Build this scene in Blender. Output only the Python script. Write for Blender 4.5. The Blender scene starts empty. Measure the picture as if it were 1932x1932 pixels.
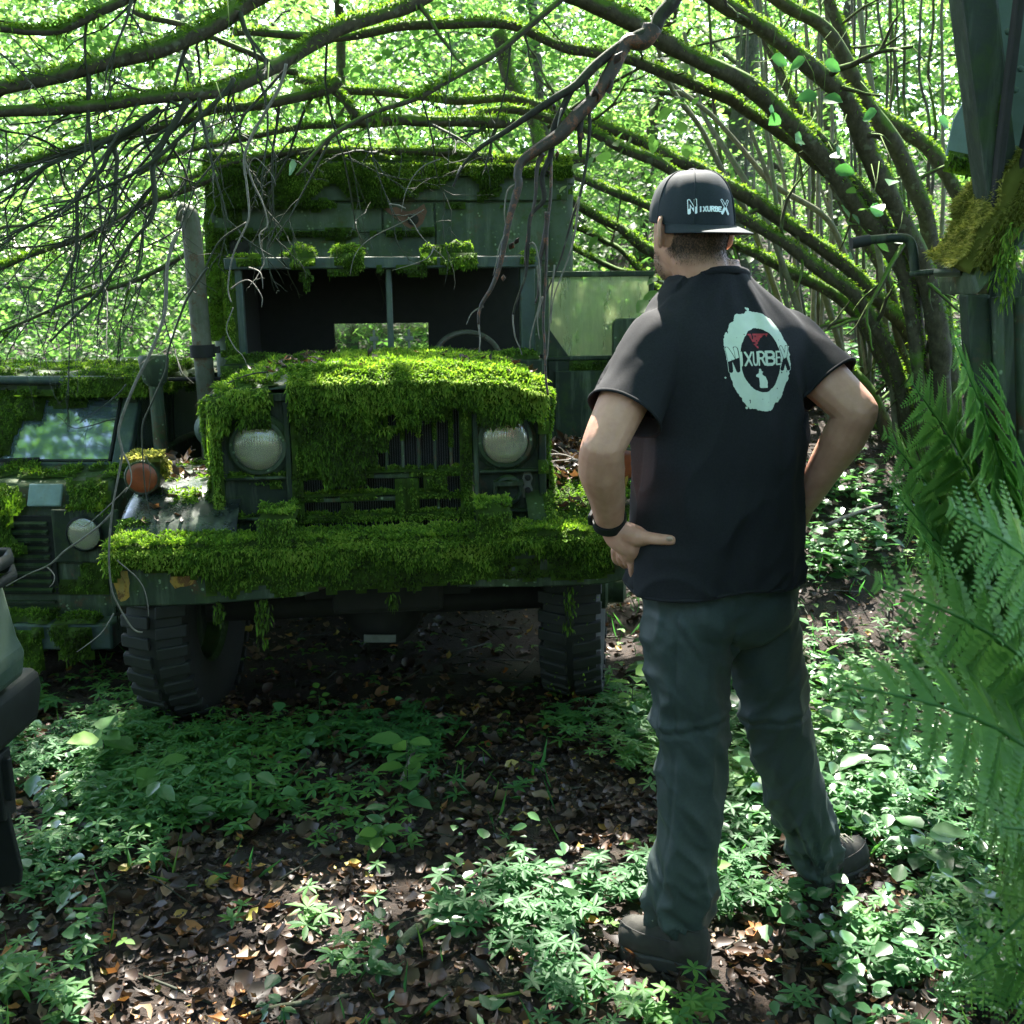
import bpy, bmesh, math, random
import numpy as np
from mathutils import Vector, Matrix, Euler
from mathutils.bvhtree import BVHTree

# ------------------------------------------------------------------ camera, world, sun, exposure
SC = bpy.context.scene
COL = SC.collection
PI = math.pi
CAM_H, PITCH = 1.58, math.radians(12)
cd = bpy.data.cameras.new('camera'); cam = bpy.data.objects.new('camera', cd); COL.objects.link(cam)
cam.location = (0, 0, CAM_H); cam.rotation_euler = (PI/2 - PITCH, 0, 0)
cd.sensor_width = 36; cd.lens = 36; cd.clip_start = 0.05; cd.clip_end = 400
cd.dof.use_dof = True; cd.dof.focus_distance = 2.75; cd.dof.aperture_fstop = 9.0
SC.camera = cam
SUN_EL, SUN_AZ = math.radians(56), math.radians(3)      # azimuth measured from +Y towards -X
SUN = np.array([-math.sin(SUN_AZ)*math.cos(SUN_EL), math.cos(SUN_AZ)*math.cos(SUN_EL), math.sin(SUN_EL)])
W = bpy.data.worlds.new('World'); SC.world = W; W.use_nodes = True
wn = W.node_tree; sky = wn.nodes.new('ShaderNodeTexSky'); sky.sky_type = 'NISHITA'; sky.sun_disc = False
sky.sun_elevation = SUN_EL; sky.sun_rotation = -SUN_AZ; sky.air_density = 1.0; sky.dust_density = 2.0
wn.links.new(sky.outputs[0], wn.nodes['Background'].inputs[0]); wn.nodes['Background'].inputs[1].default_value = 0.15
sd = bpy.data.lights.new('sun', 'SUN'); sun = bpy.data.objects.new('sun', sd); COL.objects.link(sun)
sd.energy = 4.6; sd.angle = math.radians(0.5); sd.color = (1.0, 0.95, 0.86)
sun.rotation_euler = Vector(SUN.tolist()).to_track_quat('Z', 'Y').to_euler(); sun.location = (0, 8, 20)
SC.view_settings.view_transform = 'Standard'; SC.view_settings.look = 'None'
SC.view_settings.gamma = 1.0; SC.view_settings.use_curve_mapping = False
SC.view_settings.exposure = 3.22
cy = SC.cycles
cy.max_bounces = 7; cy.diffuse_bounces = 4; cy.glossy_bounces = 3; cy.transmission_bounces = 5; cy.transparent_max_bounces = 8
cy.use_denoising = True; cy.caustics_reflective = False; cy.caustics_refractive = False; cy.sample_clamp_indirect = 8.0
try: cy.denoiser = 'OPENIMAGEDENOISE'; cy.denoising_input_passes = 'RGB_ALBEDO_NORMAL'
except Exception: pass

rng = np.random.default_rng(11); random.seed(11)

# ------------------------------------------------------------------ helpers
def at(px, py, Y):
    """point of the place seen at a spot of the photograph (1932 px scale) that stands Y metres away"""
    x, y = (px-966)/1932, (966-py)/1932
    d = np.array([x, math.cos(PITCH)+y*math.sin(PITCH), -math.sin(PITCH)+y*math.cos(PITCH)])
    return np.array([0, 0, CAM_H]) + d*(Y/d[1])
def nz(a):
    a = np.asarray(a, float); return a/np.maximum(np.linalg.norm(a, axis=-1, keepdims=True), 1e-9)
def _h(ix, iy, iz, s):
    n = (ix*374761393 + iy*668265263 + iz*2147483647 + s*974634777) & 0xffffffff
    n = ((n ^ (n >> 13))*1274126177) & 0xffffffff
    n = ((n ^ (n >> 16))*2246822519) & 0xffffffff
    return ((n ^ (n >> 15)) & 0xffff)/65535.0
def vn(p, f=1.0, s=0):
    """smooth value noise, 0..1"""
    p = np.atleast_2d(np.asarray(p, float))*f; i = np.floor(p).astype(np.int64); t = p-i; t = t*t*(3-2*t)
    r = 0
    for dx in (0, 1):
        for dy in (0, 1):
            for dz in (0, 1):
                w = (t[:, 0] if dx else 1-t[:, 0])*(t[:, 1] if dy else 1-t[:, 1])*(t[:, 2] if dz else 1-t[:, 2])
                r = r + w*_h(i[:, 0]+dx, i[:, 1]+dy, i[:, 2]+dz, s)
    return r
def fbm(p, f=1.0, s=0, o=3):
    a, r, t = 1.0, 0, 0
    for k in range(o): r = r + a*vn(p, f*2**k, s+k); t += a; a *= .5
    return r/t
def sstep(a, b, x):
    t = np.clip((x-a)/(b-a), 0, 1); return t*t*(3-2*t)
def props(o, label=None, cat=None, group=None, kind=None):
    if label: o['label'] = label
    if cat: o['category'] = cat
    if group: o['group'] = group
    if kind: o['kind'] = kind
    return o
def thing(name, label, cat, loc=(0, 0, 0), rot=(0, 0, 0), group=None):
    o = bpy.data.objects.new(name, None); COL.objects.link(o); o.location = loc; o.rotation_euler = rot
    o.empty_display_size = .1
    return props(o, label, cat, group)
def link(name, me, mat, parent=None):
    if mat is not None and not me.materials: me.materials.append(mat)
    o = bpy.data.objects.new(name, me); COL.objects.link(o)
    if parent is not None: o.parent = parent
    return o
def bigmesh(name, v, f, mat, parent=None, rnd=None, smooth=False, kind=None, attrs=None):
    """v (N,3), f (M,k) all faces of the same size"""
    v = np.ascontiguousarray(v, np.float32); f = np.ascontiguousarray(f, np.int32); k = f.shape[1]
    me = bpy.data.meshes.new(name); me.vertices.add(len(v)); me.vertices.foreach_set('co', v.ravel())
    me.loops.add(f.size); me.loops.foreach_set('vertex_index', f.ravel())
    me.polygons.add(len(f)); me.polygons.foreach_set('loop_start', np.arange(len(f), dtype=np.int32)*k)
    if smooth: me.polygons.foreach_set('use_smooth', np.ones(len(f), bool))
    me.update(calc_edges=True)
    for nm, a in dict(attrs or {}, **({'rnd': rnd} if rnd is not None else {})).items():
        at_ = me.attributes.new(nm, 'FLOAT', 'POINT'); at_.data.foreach_set('value', np.ascontiguousarray(a, np.float32))
    o = link(name, me, mat, parent)
    if kind: o['kind'] = kind
    return o
def frame_of(d, up=(0, 0, 1)):
    d = nz(d); u = np.cross(up, d)
    if np.linalg.norm(u) < 1e-4: u = np.cross((1, 0, 0), d)
    u = nz(u); return u, np.cross(d, u), d
def smooth_path(pts, n, rad=None):
    """Catmull-Rom through pts, n samples per span"""
    P = np.asarray(pts, float); R = None if rad is None else np.asarray(rad, float)
    Q, q = [], []
    for i in range(len(P)-1):
        p0, p1, p2, p3 = P[max(i-1, 0)], P[i], P[i+1], P[min(i+2, len(P)-1)]
        for k in range(n):
            t = k/n
            Q.append(.5*((2*p1)+(-p0+p2)*t+(2*p0-5*p1+4*p2-p3)*t*t+(-p0+3*p1-3*p2+p3)*t**3))
            if R is not None: q.append(R[i]*(1-t)+R[i+1]*t)
    Q.append(P[-1]); 
    if R is not None: q.append(R[-1])
    return np.array(Q), (np.array(q) if R is not None else None)
class G:
    """collects shapes and links them as one mesh object"""
    def __init__(s): s.v = []; s.f = []
    def add(s, v, f):
        b = len(s.v); s.v += [tuple(map(float, p)) for p in v]; s.f += [tuple(i+b for i in q) for q in f]; return s
    def box(s, x0, x1, y0, y1, z0, z1, rot=None, piv=None):
        v = np.array([(x, y, z) for x in (x0, x1) for y in (y0, y1) for z in (z0, z1)], float)
        if rot is not None:
            c = v.mean(0) if piv is None else np.array(piv); M = np.array(Euler(rot).to_matrix()); v = (v-c)@M.T+c
        return s.add(v, [(0, 1, 3, 2), (4, 6, 7, 5), (0, 4, 5, 1), (2, 3, 7, 6), (0, 2, 6, 4), (1, 5, 7, 3)])
    def rings(s, R, cap=True, closed=True):
        n = len(R[0]); v = [p for r in R for p in r]; f = []
        for i in range(len(R)-1):
            for k in range(n if closed else n-1):
                f.append((i*n+k, i*n+(k+1) % n, (i+1)*n+(k+1) % n, (i+1)*n+k))
        if cap and closed: f.append(tuple(range(n-1, -1, -1))); f.append(tuple(range((len(R)-1)*n, len(R)*n)))
        return s.add(v, f)
    def tube(s, pts, r, n=8, cap=True, sq=1.0, up=(0, 0, 1)):
        P = np.asarray(pts, float); r = np.broadcast_to(np.asarray(r, float), (len(P),)); R = []
        T = nz(np.gradient(P, axis=0)); u, w, _ = frame_of(T[0], up)
        for i in range(len(P)):
            u = nz(u-T[i]*np.dot(u, T[i])); w = np.cross(T[i], u)
            R.append([P[i]+r[i]*(math.cos(a)*u+sq*math.sin(a)*w) for a in np.arange(n)*2*PI/n])
        return s.rings(R, cap)
    def lathe(s, prof, o, axis, n=24, cap=True):
        u, w, d = frame_of(axis); o = np.asarray(o, float)
        return s.rings([[o+d*h+r*(math.cos(a)*u+math.sin(a)*w) for a in np.arange(n)*2*PI/n] for r, h in prof], cap)
    def prism(s, poly, o, u, w, d):
        """polygon (a,b) in the plane o+a*u+b*w, extruded by the vector d"""
        o, u, w, d = (np.asarray(q, float) for q in (o, u, w, d)); n = len(poly)
        A = [o+a*u+b*w for a, b in poly]; B = [p+d for p in A]
        return s.add(A+B, [tuple(range(n-1, -1, -1)), tuple(range(n, 2*n))]+[(i, (i+1) % n, n+(i+1) % n, n+i) for i in range(n)])
    def grid(s, P):
        P = np.asarray(P, float); a, b = P.shape[:2]
        return s.add(P.reshape(-1, 3), [(i*b+j, i*b+j+1, (i+1)*b+j+1, (i+1)*b+j) for i in range(a-1) for j in range(b-1)])
    def build(s, name, mat, parent=None, smooth=35, bevel=0, solid=0, org=None, sub=0):
        v = np.array(s.v, float)
        if org is not None: v = v-np.array(org)
        me = bpy.data.meshes.new(name); me.from_pydata(v.tolist(), [], s.f); 
        bm = bmesh.new(); bm.from_mesh(me); bmesh.ops.recalc_face_normals(bm, faces=bm.faces); bm.to_mesh(me); bm.free()
        if smooth:
            me.polygons.foreach_set('use_smooth', np.ones(len(me.polygons), bool)); me.set_sharp_from_angle(angle=math.radians(smooth))
        o = link(name, me, mat, parent)
        if solid: m = o.modifiers.new('solid', 'SOLIDIFY'); m.thickness = solid; m.offset = 0
        if bevel: m = o.modifiers.new('bevel', 'BEVEL'); m.width = bevel; m.segments = 2; m.limit_method = 'ANGLE'
        if sub: m = o.modifiers.new('sub', 'SUBSURF'); m.levels = m.render_levels = sub
        return o

# ------------------------------------------------------------------ materials
class NB:
    def __init__(s, name):
        s.m = bpy.data.materials.new(name); s.m.use_nodes = True; s.t = s.m.node_tree; s.t.nodes.clear()
        s.out = s.t.nodes.new('ShaderNodeOutputMaterial'); s._tc = None
    def n(s, typ, ins=None, **kw):
        o = s.t.nodes.new(typ)
        for k, v in kw.items(): setattr(o, k, v)
        for k, v in (ins or {}).items():
            if isinstance(v, bpy.types.NodeSocket): s.t.links.new(v, o.inputs[k])
            else: o.inputs[k].default_value = v
        return o
    @property
    def tc(s):
        if s._tc is None: s._tc = s.n('ShaderNodeTexCoord').outputs['Object']
        return s._tc
    def noise(s, scale, detail=4, rough=.6, vec=None, dist=0):
        return s.n('ShaderNodeTexNoise', {'Vector': vec or s.tc, 'Scale': scale, 'Detail': detail, 'Roughness': rough, 'Distortion': dist}).outputs['Fac']
    def ramp(s, fac, stops):
        r = s.n('ShaderNodeValToRGB', {'Fac': fac}); e = r.color_ramp.elements
        while len(e) < len(stops): e.new(.5)
        for q, (p, c) in zip(e, stops): q.position = p; q.color = (c, c, c, 1) if isinstance(c, (int, float)) else (*c, 1)
        return r.outputs['Color']
    def mix(s, fac, a, b, mode='MIX'):
        o = s.n('ShaderNodeMix', data_type='RGBA', blend_type=mode); 
        for sock, v in ((o.inputs[0], fac), (o.inputs[6], a), (o.inputs[7], b)):
            if isinstance(v, bpy.types.NodeSocket): s.t.links.new(v, sock)
            elif isinstance(v, (tuple, list)): sock.default_value = (*v, 1)
            else: sock.default_value = v
        return o.outputs[2]
    def math(s, op, a, b=0.0, clamp=False):
        o = s.n('ShaderNodeMath', operation=op, use_clamp=clamp)
        for sock, v in zip(o.inputs, (a, b)):
            if isinstance(v, bpy.types.NodeSocket): s.t.links.new(v, sock)
            else: sock.default_value = v
        return o.outputs[0]
    def attr(s, nm='rnd'): return s.n('ShaderNodeAttribute', attribute_name=nm).outputs['Fac']
    def upz(s):
        g = s.n('ShaderNodeNewGeometry'); return s.n('ShaderNodeSeparateXYZ', {0: g.outputs['Normal']}).outputs['Z']
    def bump(s, h, strength=.5, dist=.01): return s.n('ShaderNodeBump', {'Height': h, 'Strength': strength, 'Distance': dist}).outputs['Normal']
    def bsdf(s, col, rough=.6, metal=0, spec=.5, normal=None, **kw):
        ins = {'Base Color': (*col, 1) if isinstance(col, (tuple, list)) else col, 'Roughness': rough, 'Metallic': metal, 'Specular IOR Level': spec}
        if normal is not None: ins['Normal'] = normal
        ins.update(kw); return s.n('ShaderNodeBsdfPrincipled', ins).outputs[0]
    def done(s, sh): s.t.links.new(sh, s.out.inputs['Surface']); return s.m
def leafy(name, stops, tstops, trans=.5, rough=.4, spec=.5):
    b = NB(name); r = b.attr(); c = b.ramp(r, stops); t = b.ramp(r, tstops)
    p = b.bsdf(c, rough, spec=spec)
    tr = b.n('ShaderNodeBsdfTranslucent', {'Color': t}).outputs[0]
    return b.done(b.n('ShaderNodeMixShader', {0: trans, 1: p, 2: tr}).outputs[0])
def paint(name, col, dark, moss=.35, rust=.06, rough=.5, spec=.22, lichen=.0, sc=1.0, bumpd=.003):
    """old vehicle paint: patchy, algae film, flaked rust, lichen spots"""
    b = NB(name); n1 = b.noise(3*sc, 6, .65); n2 = b.noise(14*sc, 5, .7); n3 = b.noise(60*sc, 3)
    c = b.mix(b.ramp(n1, [(.32, 0), (.68, 1)]), dark, col)
    mp = b.n('ShaderNodeMapping', {'Vector': b.tc, 'Scale': (9*sc, 9*sc, .9*sc)}).outputs[0]
    st = b.noise(2.2, 5, .7, vec=mp)
    c = b.mix(b.math('MULTIPLY', b.ramp(st, [(.5, 0), (.72, 1)]), .55), c, (.14, .17, .12))
    al = b.math('MULTIPLY', b.ramp(b.math('ADD', n2, b.math('MULTIPLY', b.upz(), .22)), [(.48, 0), (.68, 1)]), moss)
    c = b.mix(al, c, (.035, .062, .012))
    ru = b.ramp(b.noise(7*sc, 8, .75, dist=.5), [(.62-rust, 0), (.66-rust, 1)])
    c = b.mix(b.math('MULTIPLY', ru, min(1, rust*8)), c, (.09, .035, .018))
    if lichen:
        vo = b.n('ShaderNodeTexVoronoi', {'Vector': b.tc, 'Scale': 42*sc, 'Randomness': 1}).outputs['Distance']
        li = b.math('MULTIPLY', b.ramp(vo, [(.16, 1), (.26, 0)]), b.ramp(n2, [(.5, 0), (.6, 1)]))
        c = b.mix(b.math('MULTIPLY', li, lichen), c, (.25, .33, .2))
    h = b.math('ADD', n2, b.math('MULTIPLY', n3, .5))
    return b.done(b.bsdf(c, b.ramp(n2, [(.3, rough-.1), (.7, min(1, rough+.25))]), spec=spec, normal=b.bump(h, .5, bumpd)))
def plain(name, col, rough=.6, metal=0, var=.25, sc=20, bump=.3, bd=.002, spec=.5):
    b = NB(name); n = b.noise(sc, 5, .65)
    c = b.mix(b.ramp(n, [(.3, 0), (.7, 1)]), tuple(x*(1-var) for x in col), tuple(min(1, x*(1+var)) for x in col))
    return b.done(b.bsdf(c, rough, metal, spec, b.bump(n, bump, bd)))

M = {}
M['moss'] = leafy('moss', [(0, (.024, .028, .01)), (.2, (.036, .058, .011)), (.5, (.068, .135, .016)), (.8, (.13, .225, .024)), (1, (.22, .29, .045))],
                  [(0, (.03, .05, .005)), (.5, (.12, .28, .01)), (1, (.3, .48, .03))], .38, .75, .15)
M['moss_pale'] = leafy('moss_pale', [(0, (.06, .07, .01)), (.5, (.16, .17, .03)), (1, (.32, .27, .07))], [(0, (.1, .13, .01)), (1, (.5, .5, .1))], .4, .75, .15)
GREEN_S = [(0, (.028, .06, .012)), (.5, (.045, .11, .02)), (1, (.085, .15, .03))]
M['leaf_far'] = leafy('leaf_far', GREEN_S, [(0, (.07, .2, .035)), (.5, (.15, .34, .06)), (1, (.32, .47, .11))], .5, .5, .3)
M['leaf_canopy'] = leafy('leaf_canopy', GREEN_S, [(0, (.06, .18, .02)), (.5, (.1, .26, .03)), (1, (.16, .3, .04))], .45, .45, .4)
M['leaf_sapling'] = leafy('leaf_sapling', [(0, (.035, .1, .03)), (1, (.1, .2, .035))], [(0, (.08, .28, .05)), (1, (.25, .45, .05))], .4, .6, .2)
M['leaf_near'] = leafy('leaf_near', [(0, (.03, .085, .03)), (.5, (.045, .13, .045)), (1, (.08, .17, .03))], [(0, (.05, .22, .05)), (.6, (.1, .34, .05)), (1, (.25, .42, .05))], .4, .52, .22)
M['leaf_shiny'] = leafy('leaf_shiny', [(0, (.03, .085, .035)), (1, (.06, .14, .045))], [(0, (.05, .2, .05)), (1, (.12, .32, .05))], .32, .3, .6)
M['fern'] = leafy('fern', [(0, (.045, .12, .035)), (1, (.1, .2, .05))], [(0, (.12, .36, .06)), (1, (.26, .5, .08))], .45, .55, .25)
M['dead_leaf'] = leafy('dead_leaf', [(0, (.012, .008, .006)), (.4, (.026, .015, .009)), (.68, (.055, .029, .017)), (.86, (.1, .055, .032)), (.94, (.17, .12, .07)), (.955, (.24, .09, .02)), (.98, (.24, .22, .04)), (1, (.3, .07, .02))],
                       [(0, (.03, .015, .008)), (.8, (.12, .07, .03)), (1, (.3, .12, .03))], .12, .5, .35)
def bark(name, c0, c1, moss=1.0, sc=1.0, lich=.3):
    b = NB(name); mp = b.n('ShaderNodeMapping', {'Vector': b.tc, 'Scale': (1, 1, .6)}).outputs[0]
    n = b.noise(34*sc, 6, .7, vec=mp); n2 = b.noise(7*sc, 4, .6)
    c = b.mix(b.ramp(n, [(.3, 0), (.7, 1)]), c0, c1)
    c = b.mix(b.math('MULTIPLY', b.ramp(b.noise(16*sc, 3), [(.6, 0), (.66, 1)]), lich), c, (.2, .23, .17))
    f = b.ramp(b.math('ADD', b.math('MULTIPLY', b.upz(), .42), n2), [(.5, 0), (.68, 1)])
    c = b.mix(b.math('MULTIPLY', f, moss), c, b.mix(n, (.03, .065, .006), (.085, .16, .014)))
    return b.done(b.bsdf(c, .85, spec=.25, normal=b.bump(n, .7, .008)))
M['bark'] = bark('bark', (.022, .018, .013), (.085, .07, .05))
M['bark_plain'] = bark('bark_plain', (.035, .033, .03), (.12, .11, .095), moss=.35)
M['bark_pale'] = bark('bark_pale', (.09, .08, .06), (.2, .18, .14), moss=.3, lich=.1)
M['twig'] = plain('twig', (.02, .024, .012), .8, sc=60)
M['twig_pale'] = plain('twig_pale', (.13, .115, .095), .75, sc=60, var=.4)
M['dead_wood'] = bark('dead_wood', (.012, .011, .01), (.04, .035, .032), moss=.15, lich=.2)
def redwood():
    b = NB('red_bark'); n = b.noise(30, 5, .7)
    c = b.ramp(n, [(.3, (.010, .008, .007)), (.54, (.03, .018, .013)), (.6, (.15, .045, .016)), (.63, (.04, .022, .014)), (.74, (.16, .1, .055))])
    return b.done(b.bsdf(c, .6, normal=b.bump(n, .7, .006)))
M['red_bark'] = redwood()
M['olive'] = paint('olive', (.04, .058, .036), (.016, .024, .016), .7, .06, .5, lichen=.85)
M['olive_box'] = paint('olive_box', (.066, .092, .06), (.02, .034, .024), .85, .04, .5, lichen=.6, sc=.8)
M['olive_dark'] = paint('olive_dark', (.02, .032, .02), (.009, .014, .01), .5, .03, .5)
M['fender_paint'] = paint('fender_paint', (.02, .025, .022), (.012, .016, .015), .05, .0, .22, spec=.6, bumpd=.0006)
M['grey_green'] = paint('grey_green', (.05, .075, .058), (.028, .044, .034), .3, .03, .42, bumpd=.001)
M['teal_panel'] = paint('teal_panel', (.075, .12, .092), (.045, .075, .06), .25, .0, .45, bumpd=.001)
M['pale_blue'] = paint('pale_blue', (.2, .27, .27), (.12, .17, .17), .18, .03, .4)
M['rail_metal'] = paint('rail_metal', (.055, .078, .08), (.026, .04, .038), .3, .05, .35)
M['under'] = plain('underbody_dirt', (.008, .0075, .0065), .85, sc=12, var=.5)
M['rubber'] = plain('rubber', (.008, .009, .0085), .75, sc=30, var=.35, bump=.25)
M['black_plastic'] = plain('black_plastic', (.008, .010, .009), .62, spec=.25, sc=40, bump=.05)
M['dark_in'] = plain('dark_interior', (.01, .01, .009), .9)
M['steel'] = plain('steel', (.12, .13, .12), .45, .5, sc=25)
M['pipe'] = paint('pipe', (.13, .125, .1), (.07, .072, .055), .3, .08, .6, sc=2)
M['yellow'] = paint('yellow_paint', (.36, .2, .035), (.2, .13, .03), .5, .1, .6, sc=2)
M['rust_red'] = plain('rust_red', (.11, .05, .032), .8, sc=18, var=.3)
M['orange'] = plain('orange_lens', (.17, .035, .01), .4, sc=18, var=.5, bump=.1)
M['chrome'] = plain('reflector', (.78, .78, .7), .12, 1.0, sc=6, var=.1, bump=.05)
def glass_m(name, tint, dirt_sheen, dirt_sheen_col, rough=.05, flutes=False, streak=False, mirror=.06):
    b = NB(name); nrm = None
    if flutes:
        sx = b.n('ShaderNodeTexWave', {'Vector': b.tc, 'Scale': 34.0, 'Distortion': .2}, wave_type='BANDS', bands_direction='X').outputs['Fac']
        nrm = b.bump(sx, .25, .002)
    ins = {'Color': (1, 1, 1, 1), 'Roughness': rough}
    if nrm is not None: ins['Normal'] = nrm
    gl = b.n('ShaderNodeBsdfGlossy', ins).outputs[0]
    tr = b.n('ShaderNodeBsdfTransparent', {'Color': (*tint, 1)}).outputs[0]
    fr = b.n('ShaderNodeFresnel', {'IOR': 1.5}).outputs[0]
    g = b.n('ShaderNodeMixShader', {0: b.math('ADD', fr, mirror), 1: tr, 2: gl}).outputs[0]
    if streak: vec = b.n('ShaderNodeMapping', {'Vector': b.tc, 'Scale': (10, 10, 1.6)}).outputs[0]; n = b.noise(2, 6, .7, vec=vec)
    else: n = b.noise(9, 6, .7)
    df = b.n('ShaderNodeBsdfDiffuse', {'Color': (*dirt_sheen_col, 1)}).outputs[0]
    if streak: df = b.n('ShaderNodeMixShader', {0: .5, 1: df, 2: b.n('ShaderNodeBsdfTranslucent', {'Color': (*dirt_sheen_col, 1)}).outputs[0]}).outputs[0]
    f = b.math('MULTIPLY', b.ramp(n, [(.25, .45), (.7, 1.0)]), dirt_sheen)
    return b.done(b.n('ShaderNodeMixShader', {0: f, 1: g, 2: df}).outputs[0])
M['lens'] = glass_m('lens_glass', (.95, .97, .9), .22, (.5, .52, .4), .05, flutes=True)
M['door_glass'] = glass_m('mossy_glass', (.85, .92, .78), .6, (.45, .52, .3), .15, streak=True)
M['car_glass'] = glass_m('car_glass', (.1, .14, .17), .3, (.24, .33, .4), .04, mirror=.3)  # bluish diffuse film colour stands in for sky reflected in the windscreen
M['cab_glass'] = glass_m('cab_glass', (.8, .85, .78), .12, (.2, .25, .18), .06)
M['side_glass'] = glass_m('side_glass', (.35, .42, .38), .4, (.22, .27, .23), .12, streak=True)
M['cloth_black'] = plain('black_cotton', (.0135, .0138, .016), .92, sc=260, var=.3, bump=.25, bd=.0008, spec=.2)
M['cap_cloth'] = plain('cap_twill', (.011, .016, .021), .8, sc=300, var=.25, bump=.25, bd=.0006, spec=.3)
M['trouser'] = plain('trouser_nylon', (.022, .034, .0315), .62, sc=140, var=.15, bump=.15, bd=.0006, spec=.35)
M['print'] = plain('print_mint', (.5, .57, .47), .8, sc=30, var=.08, bump=.05)
M['print_red'] = plain('print_red', (.3, .02, .025), .8, sc=80, var=.4, bump=.05)
M['hair'] = plain('hair_dark', (.018, .013, .01), .7, sc=90)
M['boot'] = plain('boot_suede', (.016, .015, .0105), .85, sc=50, var=.3, bump=.4)
M['boot_sole'] = plain('boot_sole', (.018, .017, .015), .8, sc=40)
M['lace'] = plain('lace', (.2, .19, .15), .8, sc=80)
def skin():
    b = NB('skin'); n = b.noise(26, 5, .6); n2 = b.noise(6, 3)
    c = b.ramp(n, [(.3, (.41, .2, .135)), (.7, (.53, .285, .2))]); c = b.mix(b.math('MULTIPLY', b.ramp(n2, [(.5, 0), (.75, 1)]), .35), c, (.42, .17, .12))
    c = b.mix(b.math('MULTIPLY', b.attr('hair'), b.ramp(b.noise(260, 3), [(.25, .55), (.6, 1)])), c, (.022, .016, .012))
    return b.done(b.bsdf(c, .5, spec=.35, normal=b.bump(b.math('ADD', b.noise(160, 3), b.noise(38, 3)), .3, .0016), **{'Subsurface Weight': .12, 'Subsurface Radius': (.012, .005, .003)}))
M['skin'] = skin()
def soil():
    b = NB('soil'); n = b.noise(9, 8, .7); n2 = b.noise(70, 5, .7)
    c = b.ramp(b.math('ADD', b.math('MULTIPLY', n, .5), b.math('MULTIPLY', n2, .5)), [(.35, (.008, .006, .005)), (.5, (.02, .013, .009)), (.66, (.045, .028, .018))])
    c = b.mix(b.ramp(b.noise(2.2, 4), [(.55, 0), (.68, .6)]), c, (.025, .04, .01))
    return b.done(b.bsdf(c, .85, spec=.3, normal=b.bump(n2, .8, .02)))
M['soil'] = soil()

# ------------------------------------------------------------------ sunlight gaps in the leaf roof: (point, radius)
GAPS = []
def gap(px, py, Y, r): GAPS.append((at(px, py, Y), r))
def thin(P):
    """True for leaves that stay"""
    P = np.asarray(P); keep = np.ones(len(P), bool)
    for c, r in GAPS:
        d = P-c; t = d@SUN; q = np.linalg.norm(d-np.outer(t, SUN), axis=1)
        keep &= ~((q < r) & (t > .6))
    return keep
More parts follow.
